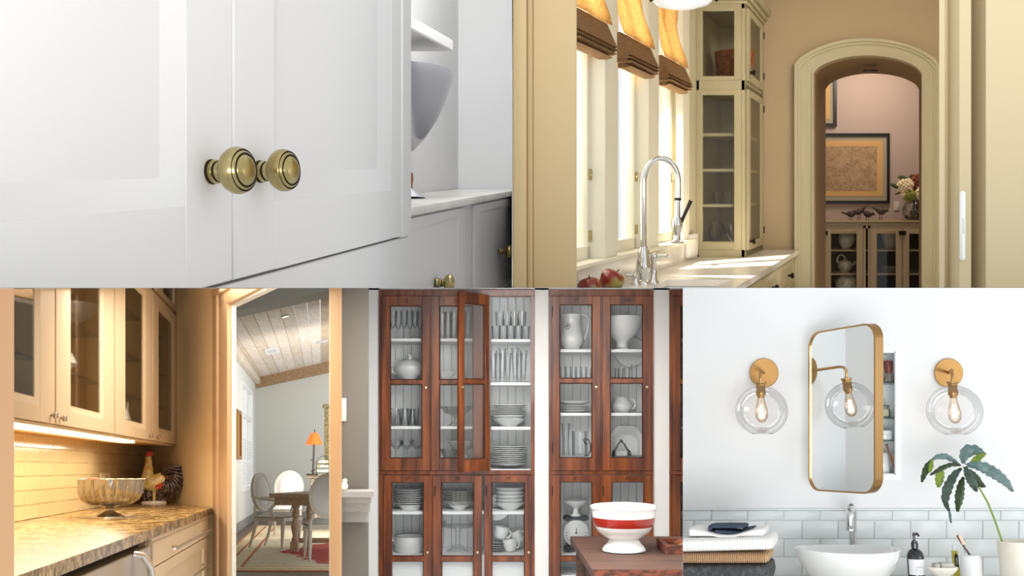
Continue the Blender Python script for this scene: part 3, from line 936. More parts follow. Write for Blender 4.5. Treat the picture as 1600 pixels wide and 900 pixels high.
# outlet on the upstand and small box by cabinet
g = G(); g.box(FW, 6.0, 6.35, -.022, -.012, -.475, -.41, .003); tag(build(g, 'outlet_plate', WIN_B), 'white outlet plate on the marble upstand behind the faucet', 'outlet')
g = G(); g.box(FW, 7.15, 7.45, -.05, -.013, -.51, -.34, .005); tag(build(g, 'marble_block', MARBLE), 'small white block at the end of the upstand by the glass cabinet', 'block')

# pendant lamp
pl = RB.rigid(RB.x(1067, 5.2), 5.2, RB.z(-2, 5.2))
t = thing('pendant_lamp', pl.p(0, 0, 0), 'round white glass pendant dish with dark clips above the sink', 'pendant lamp')
OPAL = M('opal_glass', 'eef4fa', .2, emis=('f2f7ff', .35))
g = G(); g.lathe(pl, (0, 0, 0), [(0, -.052), (.08, -.047), (.14, -.03), (.165, -.005), (.168, .03), (.16, .05), (0, .09)], 40); build(g, 'shade', OPAL, t, smooth=60)
for a in (190, 300, 60, 350):
    g = G(); g.box(pl, .165 * cos(radians(a)) - .012, .165 * cos(radians(a)) + .012, .165 * sin(radians(a)) - .012, .165 * sin(radians(a)) + .012, -.012, .03, .003); g.tube(pl, [(.17 * cos(radians(a)), .17 * sin(radians(a)), -.006), (.185 * cos(radians(a)), .185 * sin(radians(a)), -.018)], .009, 8); build(g, 'clip', DARKM, t)
g = G(); g.tube(pl, [(0, 0, .08), (0, 0, .7)], .012, 8); build(g, 'rod', DARKM, t)

# ================================================================ C: pantry counter with glass wall cabinets, dining room beyond
CUR[0] = 'C'
WALL_C = M('warm_cream_wall', 'f0d5a6', .85)
CAB_C = M('cream_cabinet_paint', 'd6c0a2', .42)
CAS_C = M('cream_casing_paint', 'd0ae88', .55)
TILE_C = M('cream_glazed_tile', 'e9d3a4', .18, coat=.4)
GROUT_C = M('cream_grout', 'dcc498', .9)
NICKEL = M('satin_nickel', 'c9c2b4', .25, 1.0)
WALL_D = M('cool_white_wall', 'dcdcd4', .9)
WHITE_C = M('white_door_paint', 'e9e9e6', .5)

_k = (22 - 800) / FPX
g = G(); g.prismz(WF, [(-1.4, 1.9), (_k * 1.9, 1.9), (_k * 2.3 - .004, 2.3), (-1.5, 2.3)], -.9, .0)
struct(g, 'trim_1', M('tan_casing_paint', 'a9815c', .6))

xw, xf, xu = -1.34, -.66, -1.01
zc, zu = -.23, .155
FCW = Fr(RC.p(xw, 0, 0), RC.Y, (-1, 0, 0), (0, 0, 1))
g = G(); g.box(FCW, 2.2, 7.3, .002, .1, -1.3, 1.7); w = struct(g, 'wall_left', GROUT_C)
# tiles
th, tw = .0655, .47
row = 0
z = zc + .001
while z < zu + .02:
    u = 3.0 + (tw / 2 if row % 2 else 0) - .35
    while u < 7.25:
        g = G(); g.box(FCW, u + .003, min(u + tw, 7.25) - .003, -.003, .004, z + .0009, z + th - .0009, .0015)
        build(g, 'tile', TILE_C, w)
        u += tw
    z += th; row += 1
g = G(); g.box(FCW, 5.72, 5.98, -.014, -.005, -.118, -.022, .003)
t = build(g, 'outlet_plate', M('cream_outlet', 'efe3c4', .35)); tag(t, 'cream outlet plate on the tiled backsplash behind the silver bowl', 'outlet')
g = G(); g.box(FCW, 5.80, 5.90, -.017, -.013, -.062, -.038, .001); g.box(FCW, 5.80, 5.90, -.017, -.013, -.102, -.078, .001)
build(g, 'socket', M('socket_ivory', 'd6c8a6', .4), t, kind='stuff')

# granite countertop
GRAN = bpy.data.materials.new('gold_granite'); GRAN.use_nodes = True
_nt = GRAN.node_tree; _N = _nt.nodes; _L = _nt.links; _b = _N['Principled BSDF']
_b.inputs['Roughness'].default_value = .22
_tc = _N.new('ShaderNodeTexCoord'); _mp = _N.new('ShaderNodeMapping'); _mp.inputs['Scale'].default_value = (1.6, 1, 1); _mp.inputs['Rotation'].default_value = (0, 0, .5)
_L.new(_tc.outputs['Object'], _mp.inputs[0])
_n1 = _N.new('ShaderNodeTexNoise'); _n1.inputs['Scale'].default_value = 9; _n1.inputs['Detail'].default_value = 9; _n1.inputs['Roughness'].default_value = .72; _n1.inputs['Distortion'].default_value = 1.6
_L.new(_mp.outputs[0], _n1.inputs['Vector'])
_r1 = _N.new('ShaderNodeValToRGB'); _e = _r1.color_ramp.elements
_e[0].position = .36; _e[0].color = lin('3e2f1e'); _e[1].position = .68; _e[1].color = lin('e0c892')
for p_, c_ in ((.44, '7d5f36'), (.50, 'b8955a'), (.57, 'd2b47c')):
    q = _e.new(p_); q.color = lin(c_)
_L.new(_n1.outputs[0], _r1.inputs[0])
_n2 = _N.new('ShaderNodeTexNoise'); _n2.inputs['Scale'].default_value = 45; _n2.inputs['Detail'].default_value = 3
_L.new(_tc.outputs['Object'], _n2.inputs['Vector'])
_r2 = _N.new('ShaderNodeValToRGB'); _r2.color_ramp.elements[0].position = .36; _r2.color_ramp.elements[1].position = .52
_r2.color_ramp.elements[0].color = (.25, .22, .2, 1); _r2.color_ramp.elements[1].color = (1, 1, 1, 1)
_L.new(_n2.outputs[0], _r2.inputs[0])
_m = _N.new('ShaderNodeMix'); _m.data_type = 'RGBA'; _m.blend_type = 'MULTIPLY'; _m.inputs[0].default_value = .85
_L.new(_r1.outputs[0], _m.inputs[6]); _L.new(_r2.outputs[0], _m.inputs[7]); _L.new(_m.outputs[2], _b.inputs['Base Color'])

def end_line(x):          # the end wall: distance y for a given x
    return 7.25 - 2.219 * (x + 1.339)
g = G()
g.prismz(RC, [(xw + .001, 2.0), (xf, 2.0), (xf, end_line(xf) - .02), (xw + .001, end_line(xw) - .02)], zc - .037, zc)
ct = tag(build(g, 'countertop', GRAN), 'gold and brown granite worktop along the tiled wall', 'countertop')

# end wall with the doorway into the dining room
EX = Vector((.676, -1.5)) / 1.645
FE = Fr(RC.p(-1.339, 7.25, 0), RC.v(EX.x, EX.y, 0), RC.v(.80, .60, 0), (0, 0, 1))
def te(px):               # distance along the end wall for a pixel column
    k = (px - 505) / FPX   # x = k y ; x = -1.339 + EX.x t ; y = 7.25 + EX.y t
    return (k * 7.25 + 1.339) / (EX.x - k * EX.y)
t0, t1, t2 = te(340), te(360), te(519)
t3 = te(536)
g = G()
g.box(FE, -.02, t0 + .02, 0, .025, -1.2, 2.0); g.box(FE, t0, t3 + .4, 0, .025, 1.0, 2.0)
struct(g, 'wall_right', WALL_C)
ZH = .935
g = G()
g.box(FE, t0, t0 + (t1 - t0) * .35, -.035, 0, -1.2, ZH + .11, .004); g.box(FE, t0 + (t1 - t0) * .35, t1, -.022, .01, -1.2, ZH + .1, .003)
g.box(FE, t0, t3 + .3, -.04, 0, ZH + .075, ZH + .115, .004); g.box(FE, t0, t3 + .3, -.022, .01, ZH, ZH + .08, .003)
g.box(FE, te(521), t3 + .3, -.022, .01, -1.2, ZH + .01, .003)
g.box(FE, te(531), t3 + .3, -.04, .0, -1.2, ZH + .01, .004)
struct(g, 'door_1', CAS_C)
g = G()
g.box(FE, t1 - .015, t1 + .012, .005, .035, -1.2, ZH, .002); g.box(FE, te(517), te(521), -.01, .06, -1.2, ZH, .002); g.box(FE, t1, te(520), .005, .05, ZH - .01, ZH + .03, .002)
JT = struct(g, 'trim_2', WHITE_C).name
g = G(); g.box(FE, te(518) - .012, te(518) + .004, .02, .03, .28, .31, .001); g.box(FE, te(518) - .012, te(518) + .004, .02, .03, .06, .09, .001)
g.box(FE, te(515.5), te(517.2), .02, .04, -.55, -.45, .001)
build(g, 'hinge', NICKEL, bpy.data.objects[JT])

# base units: dishwasher and drawers
FBC = Fr(RC.p(xf - .012, 0, 0), RC.Y, (-1, 0, 0), (0, 0, 1))
def yf(px): return 1.0 * FPX * -(xf - .012) / (505 - px)
bu = thing('base_cabinet', RC.p(-1.0, 4.6, -1.1), 'cream base cabinet with two drawers below the granite worktop', 'cabinet')
g = G(); g.box(FBC, 3.76, 5.66, .024, .62, -1.13, zc - .038); g.box(FBC, 3.76, 5.66, .0, .03, zc - .058, zc - .038, .001); build(g, 'carcass', CAB_C, bu)
d1 = shaker(FBC, 3.79, 5.62, -.388, zc - .060, 0, .022, (.02, .02, .006, .006), CAB_C, bu, name='drawer', panel=CAB_C, rec=.0015, bev=.001)
d2 = shaker(FBC, 3.79, 5.62, -.70, -.394, 0, .022, (.25, .22, .045, .05), CAB_C, bu, name='drawer', panel=CAB_C, rec=.008, bev=.004)
for d, zz, u0, u1 in ((d1, -.343, 4.18, 5.40), (d2, -.53, 4.2, 5.40)):
    g = G(); g.tube(FBC, [(u0 - .06, -.035, zz), (u1 + .06, -.035, zz)], .0065, 10)
    for u in (u0 + .08, u1 - .08): g.tube(FBC, [(u, 0, zz), (u, -.035, zz)], .006, 8)
    build(g, 'handle', NICKEL, d)
dw = thing('dishwasher', RC.p(-1.0, 3.0, -1.1), 'stainless steel dishwasher with curved handle under the granite worktop', 'dishwasher')
g = G(); g.box(FBC, 2.0, 3.745, .05, .6, -1.13, zc - .04); build(g, 'cavity', M('dark_cavity', '241c16', .7), dw)
g = G(); g.box(FBC, 2.0, 3.74, .0, .045, -1.1, zc - .068, .004); build(g, 'door', M('stainless_warm', 'cfcac2', .33, 1.0, bump=(40, .15, (1, 1, 12))), dw)
dd = [o for o in COL.objects if o.parent == dw][-1]
g = G(); g.tube(FBC, [(3.40, 0, -.30), (3.41, -.03, -.305), (3.46, -.048, -.35), (3.50, -.052, -.42), (3.52, -.05, -.55), (3.52, -.04, -.70)], [.016, .016, .017, .018, .018, .018], 14, flat=.7); build(g, 'handle', M('handle_steel', 'd6cdc4', .3, 1.0), dd, smooth=60)
g = G(); g.box(FBC, 3.2, 3.32, -.003, .001, -.55, -.37, .001); build(g, 'display_strip', M('bronze_strip', '8a6a48', .4), dd)

# upper wall cabinets with glass doors
FU = Fr(RC.p(xu, 0, 0), RC.Y, (-1, 0, 0), (0, 0, 1))
uc = thing('wall_cabinet', RC.p(-1.17, 5, zu), 'cream wall cabinet with four glass doors above the granite worktop', 'cabinet')
INS = M('golden_cabinet_inside', 'caa06a', .6)
Y0, Y1 = 2.6, 6.50
g = G()
g.box(FU, Y0, Y1 + .2, .29, .325, zu, 1.5); g.box(FU, Y0, Y1, .03, .29, zu + .004, zu + .02); g.box(FU, Y0, Y1, .03, .29, 1.02, 1.05)
for y in (3.545, 4.56, 5.59): g.box(FU, y - .008, y + .008, .05, .29, zu, 1.04)
build(g, 'carcass', INS, uc)
g = G()
g.box(FU, Y0, Y1, .0, .03, zu, zu + .022, .001)
for y in (2.6, 3.55, 4.563, 6.46): g.box(FU, y - .012, y + (.012 if y < 6 else .04), .002, .03, zu, 1.5)
g.box(FU, Y0, Y1, .0, .03, 1.035, 1.065, .001)
g.box(FU, Y0, Y1, -.006, .0, zu - .002, zu + .010, .001)
build(g, 'face_frame', CAB_C, uc)
def yu(px): return -xu * FPX / (505 - px)
doors = [(2.7, yu(77.5), 'left', .25, yu(77.5) - yu(54)), (yu(80), yu(172), 'm', yu(103) - yu(80), yu(172) - yu(155.5)),
         (yu(174), yu(233.5), 'm', yu(190) - yu(174), yu(233.5) - yu(222)), (yu(234.2), yu(271), 'm', yu(243) - yu(234.2), yu(271) - yu(266.8))]
DO = []
for k, (a, b_, q, sl, sr) in enumerate(doors):
    d = shaker(FU, a, b_, zu + .012, 1.035, -.019, .019, (sl, sr, .055, .045), CAB_C, uc, pane=PANE_D, rec=.012, bev=.03, mould=.0)
    DO.append(d)
for d, px, py in ((DO[0], 72.5, 648.5), (DO[1], 87, 653), (DO[2], 227.5, 681), (DO[3], 240, 682.5)):
    u = yu(px); zz = (733 - py) * u / FPX
    g = G(); K = Fr(FU.p(u, -.019, zz), Vector((0, 1, 0)), Vector((0, 0, 1)), Vector((.93, -.36, 0)))
    g.lathe(K, (0, 0, 0), [(0, 0), (.006, 0), (.006, .014), (0, .014)], 12)
    g.box(K, -.011, .011, -.011, .011, .013, .027, .002)
    build(g, 'knob', NICKEL, d)
# small top row of doors
shaker(FU, yu(240), yu(271), 1.065, 1.6, -.019, .019, (yu(250) - yu(240), yu(271) - yu(268), .03, .04), CAB_C, uc, pane=PANE_D, rec=.012, bev=.006)
for k, (a, b_) in enumerate(((2.62, 3.53), (3.56, 4.54), (4.58, 5.57), (5.6, 6.44))):
    for zz in (.40, .62, .86):
        g = G(); g.box(FU, a, b_, .05, .285, zz, zz + .008); build(g, 'glass_shelf', SHELFG, uc)
# lamp strip under the cabinet
g = G(); g.box(FU, 2.7, yu(216), .02, .075, zu - .012, zu - .002)
t = build(g, 'under_cabinet_light', M('warm_strip_lens', 'ffe6b8', .5, emis=('ffe2ae', 9)))
tag(t, 'glowing warm light strip under the cream wall cabinet', 'light strip')
g = G(); g.box(FU, 2.68, yu(214), .076, .12, zu - .014, zu - .001, .001); build(g, 'housing', M('strip_housing', 'd8c6a0', .5), t)

# things in the cabinets
CRYS = M('cut_crystal', 'd9d8d2', .12, .45, bump=(120, .9))
SILV = M('polished_silver', 'a8a299', .24, 1.0)
def flute(n, amp): return lambda a, h: 1 + amp * abs(sin(n * a / 2))
cb = RC.rigid(-1.17, yu(120) + .55, .568)
cb = RC.rigid(-1.16, 4.42, .629)
cb = Fr(cb.O, cb.X * .86, cb.Y * .86, cb.Z * .86)
t = thing('silver_bowl', cb.p(0, 0, 0), 'fluted silver bowl on the top shelf of the second glass cabinet', 'bowl')
g = G(); g.lathe(cb, (0, 0, 0), [(0, 0), (.05, 0), (.05, .01), (.02, .03), (.03, .045), (.085, .08), (.118, .13), (.124, .155), (.118, .155), (.08, .09), (0, .055)], 72, wave=lambda a, h: 1 + (.03 if .05 < h < .15 else 0) * abs(sin(14 * a)), fx=1, fy=1); build(g, 'body', M('pale_silver', 'ded8cf', .3, .25), t, smooth=60)
def cabglass(name, y, z, prof, label, cat, x=-1.16, mat=None, **k):
    fr = RC.rigid(x, y, z)
    return simple(name, fr, (0, 0, 0), prof, mat or CRYS, label, cat, **k)
cabglass('crystal_dish', 3.25, .628, [(0, 0), (.04, 0), (.015, .03), (.02, .06), (.075, .10), (.08, .13), (.07, .13), (0, .07)], 'cut crystal stemmed dish in the leftmost glass cabinet', 'dish', x=-1.12)
cabglass('decanter', 3.85, .408, [(0, 0), (.045, 0), (.055, .05), (.04, .09), (.014, .12), (.014, .15), (.02, .155), (.012, .165), (.022, .185), (0, .205)], 'ribbed glass decanter with stopper on the middle shelf of the second cabinet', 'decanter', x=-1.12, mat=M('amber_silver', 'c9a890', .2, .8))
cabglass('perfume_dish', 4.15, .408, [(0, 0), (.04, 0), (.02, .02), (.05, .05), (.03, .09), (0, .12)], 'small lidded crystal dish beside the ribbed decanter', 'dish', x=-1.12)
for k, (y, z, r, h, lb) in enumerate(((4.75, .628, .07, .06, 'white scalloped dish on the upper shelf of the third cabinet'), (4.95, .408, .08, .06, 'white folded napkin dish on the middle shelf of the third cabinet'))):
    cabglass('white_dish', y, z, [(0, 0), (r * .6, 0), (r, h * .8), (r * 1.05, h), (r * .95, h), (r * .5, .012), (0, .012)], lb, 'dish', mat=PORC, wave=lambda a, h: 1 + .06 * sin(8 * a))
for k, (y, z) in enumerate(((4.72, zu + .022), (4.9, zu + .022), (5.08, zu + .022))):
    cabglass('glass_vase', y, z, [(0, 0), (.035, 0), (.045, .03), (.04, .09), (.052, .16), (.046, .16), (.034, .09), (.038, .03), (0, .008)], 'pressed glass vase at the bottom of the third cabinet, %s' % ('nearest', 'middle', 'farthest')[k], 'vase', x=-1.13)
cabglass('silver_ewer', 5.3, zu + .022, [(0, 0), (.035, 0), (.02, .02), (.045, .07), (.045, .10), (.02, .15), (.028, .19), (.02, .19), (0, .12)], 'small silver ewer at the bottom of the third cabinet', 'jug', x=-1.10, mat=SILV)
for k, (y, z) in enumerate(((5.8, .408), (6.1, .628), (5.9, .868), (6.15, zu + .022))):
    cabglass('crystal_bowl', y, z, [(0, 0), (.03, 0), (.02, .015), (.07, .05), (.08, .07), (.07, .065), (0, .02)], 'clear crystal bowl in the rightmost cabinet, %s' % ('lower shelf', 'middle shelf', 'top shelf', 'cabinet bottom')[k], 'bowl', x=-1.12)

# big silver bowl on the counter
sb_ = RC.rigid(RC.x(170, 4.55), 4.55, zc)
t = thing('silver_bowl', sb_.p(0, 0, 0), 'large fluted silver footed bowl on the granite worktop', 'bowl')
K4 = 4.55 / FPX
prof = [(0, .0), (24, 0), (24, 1.5), (20, 4), (13, 7), (7, 10), (6, 13), (8, 16), (14, 18), (30, 20), (41, 27), (46.5, 37), (48, 47), (48.5, 56), (50, 58), (50, 59.5), (47.5, 58), (46, 47), (44, 37), (38, 28), (28, 22.5), (0, 20)]
def petal(a, h):
    z_ = h / K4
    if 19 < z_ < 57.9: return 1 + .03 * (abs(sin(9 * a)) ** .6) - (.02 if abs(sin(9 * a)) < .25 else 0)
    return 1 + (.012 * cos(18 * a) if z_ > 57.9 else 0)
g = G(); g.lathe(sb_, (0, 0, 0), [(a * K4, b * K4) for a, b in prof], 144, wave=petal); build(g, 'bowl_body', SILV, t, smooth=60)
g = G(); g.ball(sb_, (-.07, -.04, 59 * K4), .035, .02, .008); build(g, 'potpourri', M('brown_petal', '8a4a30', .7), t)

# rooster figurine
K6 = 6.3 / FPX
rf = RC.rigid(RC.x(240, 6.3), 6.3, zc)
t = thing('rooster_figurine', rf.p(0, 0, 0), 'painted ceramic rooster with dark tail on the granite worktop', 'figurine')
def rp(px, py, dy=0): return ((px - 240) * K6, dy, (789 - py) * K6 )
g = G(); g.lathe(rf, (0, 0, 0), [(0, 0), (.076, 0), (.08, .006), (.078, .016), (.066, .022), (0, .024)], 36, fy=.7, wave=lambda a, h: 1 + .04 * sin(7 * a)); build(g, 'base', M('white_glaze', 'eee2d6', .3), t)
g = G()
for (px, py, rx, rz, ry, rot) in ((238, 757, 19, 13, 12, 0), (228, 750, 10.5, 15, 9, 0), (228, 738, 8, 12, 7, 0), (228, 726, 5.5, 10, 5, 0), (227, 718.5, 5.2, 5, 4.5, 0), (247, 751, 13, 10, 9, 0), (252, 747, 8, 8, 6, 0)):
    g.ball(rf, rp(px, py), rx * K6, ry * K6, rz * K6, seg=20, rin=14)
YEL = M('yellow_glazed_feathers', 'e6b75a', .35, n=('efe0a8', 34, (1, 1, 1), .42, .62), bump=(60, .7, (1, 1, 2)), coat=.5)
b = build(g, 'body', YEL, t, smooth=180)
rm = b.modifiers.new('remesh', 'REMESH'); rm.mode = 'VOXEL'; rm.voxel_size = .004; rm.use_smooth_shade = True
sm_ = b.modifiers.new('smooth', 'SMOOTH'); sm_.iterations = 6
RED = M('red_glaze', 'd2352a', .3, coat=.5)
g = G(); g.ball(rf, rp(228, 712.5), 5 * K6, 2.2 * K6, 3.2 * K6)
for px, py, r in ((223.5, 713.5, 2), (226, 710, 2.6), (229.5, 709.5, 2.8), (232, 712, 2.4)): g.ball(rf, rp(px, py), r * K6, 1.6 * K6, r * K6, seg=8, rin=6)
build(g, 'comb', RED, t, smooth=180)
g = G(); g.ball(rf, rp(223.5, 728), 2.6 * K6, 2.2 * K6, 4 * K6); g.ball(rf, rp(226.5, 722), 2.8 * K6, 4 * K6, 3.2 * K6); build(g, 'wattle', RED, t, smooth=180)
g = G(); g.tube(rf, [rp(224, 717.5), rp(220.5, 718)], [1.6 * K6, .3 * K6], 8); build(g, 'beak', M('ivory_beak', 'f0e6d0', .4), t)
g = G()
for s in (-1, 1):
    g.ball(rf, rp(226, 716.5, s * 4.2 * K6), 1.0 * K6, seg=8, rin=6)
build(g, 'eye', BLACKM, t, kind='stuff')
DK = M('dark_glazed_feathers', '3c2a24', .3, n=('8c7060', 30, (1, 1, 1), .5, .68), coat=.5)
for k in range(17):
    f = k / 16
    a0 = radians(-62 + 150 * f)
    L_ = (25 + 8 * sin(pi * f) + (k % 3) * 3) * K6
    dy = ((k % 3) - 1) * 3.5 * K6
    o0 = Vector(rp(252, 750)) + Vector((0, dy * .3, 0))
    pts = []
    rs = []
    for i in range(8):
        q = i / 7
        a = a0 + (0.75 - 1.5 * q) * (1 if f > .25 else .4)
        a = a0 + .55 - q * 1.25
        pts.append((o0.x + L_ * q * cos(a), o0.y + dy * q, o0.z + L_ * q * sin(a)))
        rs.append(K6 * (2.4 + 3.0 * sin(pi * min(1, q * 1.05)) ** .8) * (1 if i < 7 else .25))
    g = G(); g.tube(rf, pts, rs, 8, flat=.55); build(g, 'tail_feather', DK, t, smooth=80)
for s, px in ((-1, 231), (1, 249)):
    g = G(); g.ball(rf, rp(px, 775, s * 2 * K6), 7.5 * K6, 6 * K6, 10 * K6)
    for i in range(7): g.ball(rf, rp(px - 5 + 2 * i, 771 + (i * 5) % 13, s * 6 * K6 - 4 * K6), 2.6 * K6, 2 * K6, 3.5 * K6, seg=8, rin=6)
    build(g, 'leg', DK, t, smooth=180)
g = G(); g.ball(rf, rp(240, 772), 3 * K6, 3 * K6, 14 * K6); build(g, 'belly_feathers', YEL, t, smooth=180)
g = G()
for i in range(6): g.ball(rf, rp(244 + 2 * i, 758 + (i * 3) % 7, -9 * K6), 2.6 * K6, 2 * K6, 3 * K6, seg=8, rin=6)
build(g, 'wing_patch', M('orange_glaze', 'c8502c', .35), t, smooth=180, kind='stuff')

# ---------------------------------------------------------------- dining room
YD = 21.4
xl = -1.5
FLOORZ = -1.1
g = G(); g.box(RC, -2.2, 2.5, 6.2, 21.6, FLOORZ - .05, FLOORZ)
struct(g, 'floor', M('dark_floorboards', '6b5140', .5, n=('54402f', 8, (1, 8, 1), .4, .6)))
g = G(); g.box(RC, -2.2, 2.5, YD, YD + .1, FLOORZ, 2.8); struct(g, 'wall_back', WALL_D)
# left wall with a window opening
WY0, WY1, WZ0, WZ1 = 17.45, 20.2, -.42, 1.62
g = G()
g.box(RC, xl - .1, xl, 9.0, WY0, FLOORZ, 2.8); g.box(RC, xl - .1, xl, WY1, YD, FLOORZ, 2.8)
g.box(RC, xl - .1, xl, WY0, WY1, FLOORZ, WZ0); g.box(RC, xl - .1, xl, WY0, WY1, WZ1, 2.8)
struct(g, 'wall_left', WALL_D)
g = G(); g.box(RC, xl, xl + .03, 9, YD, FLOORZ, FLOORZ + .16, .004); struct(g, 'baseboard_left', M('grey_baseboard', '8d8a88', .5))
g = G(); g.box(RC, xl, 2.4, YD - .03, YD, FLOORZ, FLOORZ + .16, .004); struct(g, 'baseboard_back', M('grey_baseboard_2', 'a5a29e', .5))
FLW = Fr(RC.p(xl, 0, 0), RC.Y, (-1, 0, 0), (0, 0, 1))
g = G(); g.strip(FLW, [(WY0, WZ0), (WY1, WZ0), (WY1, WZ1), (WY0, WZ1)], [(WY0 + .16, WZ0 + .07), (WY1 - .16, WZ0 + .07), (WY1 - .16, WZ1 - .07), (WY0 + .16, WZ1 - .07)], -.03, .08, closed=True)
g.box(FLW, WY0, WY1, -.01, .08, .98, 1.06); g.box(FLW, (WY0 + WY1) / 2 - .06, (WY0 + WY1) / 2 + .06, -.01, .08, WZ0, WZ1)
wi = struct(g, 'window_1', WHITE_C)
g = G(); g.box(FLW, WY0 + .1, WY1 - .1, .06, .065, 1.0, WZ1); build(g, 'pane', PANE, wi)
for (a, b_) in ((WY0 + .17, (WY0 + WY1) / 2 - .07), ((WY0 + WY1) / 2 + .07, WY1 - .17)):
    for k in range(15):
        zz = WZ0 + .12 + k * .057 + (.05 if k > 7 else 0)
        if zz > .95: continue
        g = G(); g.prism(Fr(FLW.p(a, 0, zz), FLW.Y, FLW.X, FLW.Z), [(.0, .0), (.045, .03), (.045, .036), (.0, .006)], 0, b_ - a); build(g, 'slat', WHITE_C, wi)
g = G(); g.strip(FLW, [(16.3, .17), (17.15, .17), (17.15, 1.02), (16.3, 1.02)], [(16.42, .23), (17.03, .23), (17.03, .96), (16.42, .96)], -.05, 0, closed=True)
t = build(g, 'picture_frame', M('gilt_frame', 'a8742c', .35, .6)); tag(t, 'tall gilt framed picture on the dining room wall', 'picture')
g = G(); g.box(FLW, 16.4, 17.05, -.02, -.002, .21, .98); build(g, 'canvas', M('brown_canvas', 'a57e48', .8), t)

# pitched plank ceiling
def cz(x): return 2.02 + .225 * (x - xl)
PL = [M('whitewashed_plank_%s' % 'abc'[k], c, .7, n=(c2, 5, (6, .6, 1), .35, .65)) for k, (c, c2) in enumerate((('e2d5c5', 'd0bfa9'), ('ebe0d4', 'dccbb8'), ('cdb79c', 'b8a084')))]
cl = bpy.data.objects.new('ceiling', None); cl.location = RC.p(-.5, 16, 2.3); COL.objects.link(cl); cl['kind'] = 'structure'
pw = .185
for k in range(15):
    x0 = xl - .02 + k * pw; x1 = x0 + pw - .008
    g = G(); g.prism(Fr(RC.p(0, 11.9, 0), (1, 0, 0), RC.Y, (0, 0, 1)), [(x0, cz(x0)), (x1, cz(x1)), (x1, cz(x1) + .03), (x0, cz(x0) + .03)], 0, YD - 11.85)
    build(g, 'plank', PL[(0, 1, 0, 1, 1, 0, 1, 1, 2, 1, 1, 0, 1, 2, 1)[k]], cl)
BEAM = M('oak_beam', 'b39470', .7, n=('9b7c58', 8, (3, .5, 3), .4, .65))
g = G(); g.prism(Fr(RC.p(0, YD - .12, 0), (1, 0, 0), RC.Y, (0, 0, 1)), [(xl, cz(xl) - .22), (2.4, cz(2.4) - .27), (2.4, cz(2.4)), (xl, cz(xl))], 0, .115)
struct(g, 'trim_3', BEAM)
g = G(); g.box(RC, xl + .0, xl + .10, 11.9, YD, cz(xl) - .14, cz(xl) + .01, .01); struct(g, 'trim_4', PL[0])
g = G(); g.prism(Fr(RC.p(0, 11.4, 0), (1, 0, 0), RC.Y, (0, 0, 1)), [(-2.2, 1.62), (2.4, 2.64), (2.4, 3.0), (-2.2, 3.0)], 0, .48); struct(g, 'wall_front', WALL_D)

def on_ceiling(px, py):
    # room point where the sight line meets the pitched ceiling
    a, b_ = (px - 505) / FPX, (733 - py) / FPX
    y = (2.02 - .225 * xl) / (b_ - .225 * a)
    return a * y, y, b_ * y
def ceil_frame(px, py, drop=.01):
    x, y, z_ = on_ceiling(px, py)
    X = Vector((1, 0, .225)).normalized(); Y = RC.Y.normalized()
    return Fr(RC.p(x, y, z_ - drop), X, Y, X.cross(Y))
CEILW = M('white_ceiling_fitting', 'e6e6e6', .5)
cf = ceil_frame(446, 493)
g = G(); g.lathe(cf, (0, 0, 0), [(.0, .004), (.05, .004), (.055, -.012), (.072, -.014), (.078, .0), (.078, .009), (0, .009)], 24); t = build(g, 'recessed_light', CEILW); tag(t, 'round recessed light in the plank ceiling', 'ceiling light')
g = G(); g.lathe(cf, (0, 0, 0), [(0, -.004), (.048, -.004), (.048, .002), (0, .002)], 20); build(g, 'lamp_lens', M('warm_lens', 'fff0d0', .5, emis=('ffe9c0', 3)), t)
cf = ceil_frame(503.5, 533)
g = G(); g.lathe(cf, (0, 0, 0), [(0, -.014), (.10, -.014), (.115, -.008), (.118, .0), (.118, .009), (0, .009)], 28); tag(build(g, 'ceiling_speaker', M('grey_speaker_grille', 'c4c6c8', .7)), 'round grey speaker grille in the plank ceiling', 'speaker')
cf = ceil_frame(424.5, 547)
g = G(); g.strip(cf, [(-.11, -.32), (.11, -.32), (.11, .32), (-.11, .32)], [(-.07, -.2), (.07, -.2), (.07, .2), (-.07, .2)], -.0, .01, closed=True)
g = G()
cfz = Fr(cf.O, cf.X, cf.Z, cf.Y)     # x across, y up, z along the room
g.strip(cfz, [(-.115, -.36), (.115, -.36), (.115, .36), (-.115, .36)], [(-.075, -.22), (.075, -.22), (.075, .22), (-.075, .22)], -.015, .008, closed=True)
t = build(g, 'air_vent', CEILW); tag(t, 'white rectangular air vent in the plank ceiling', 'vent')
g = G(); g.box(cfz, -.075, .075, .0, .006, -.22, .22); build(g, 'duct', M('dark_vent_inside', '6e6e72', .8), t)
for k in range(3):
    g = G(); g.box(cfz, -.075, .075, -.010, .002, -.15 + k * .13, -.11 + k * .13); build(g, 'slat', CEILW, t)

# rug
RUG = bpy.data.materials.new('oriental_rug'); RUG.use_nodes = True
_nt = RUG.node_tree; _N = _nt.nodes; _L = _nt.links; _b = _N['Principled BSDF']; _b.inputs['Roughness'].default_value = .95
_tc = _N.new('ShaderNodeTexCoord')
_gp = _N.new('ShaderNodeNewGeometry'); _sx = _N.new('ShaderNodeSeparateXYZ'); _L.new(_gp.outputs['Position'], _sx.inputs[0])
def mth(op, a, b_=None, c_=None):
    m_ = _N.new('ShaderNodeMath'); m_.operation = op
    for i, q in enumerate((a, b_, c_)):
        if q is None: continue
        if isinstance(q, (int, float)): m_.inputs[i].default_value = q
        else: _L.new(q, m_.inputs[i])
    return m_.outputs[0]
ux = mth('DIVIDE', mth('ADD', mth('ADD', _sx.outputs[0], mth('MULTIPLY', _sx.outputs[1], .1967)), 1.27), 2.27); uy = mth('DIVIDE', mth('SUBTRACT', _sx.outputs[1], 10.3), 8.3)
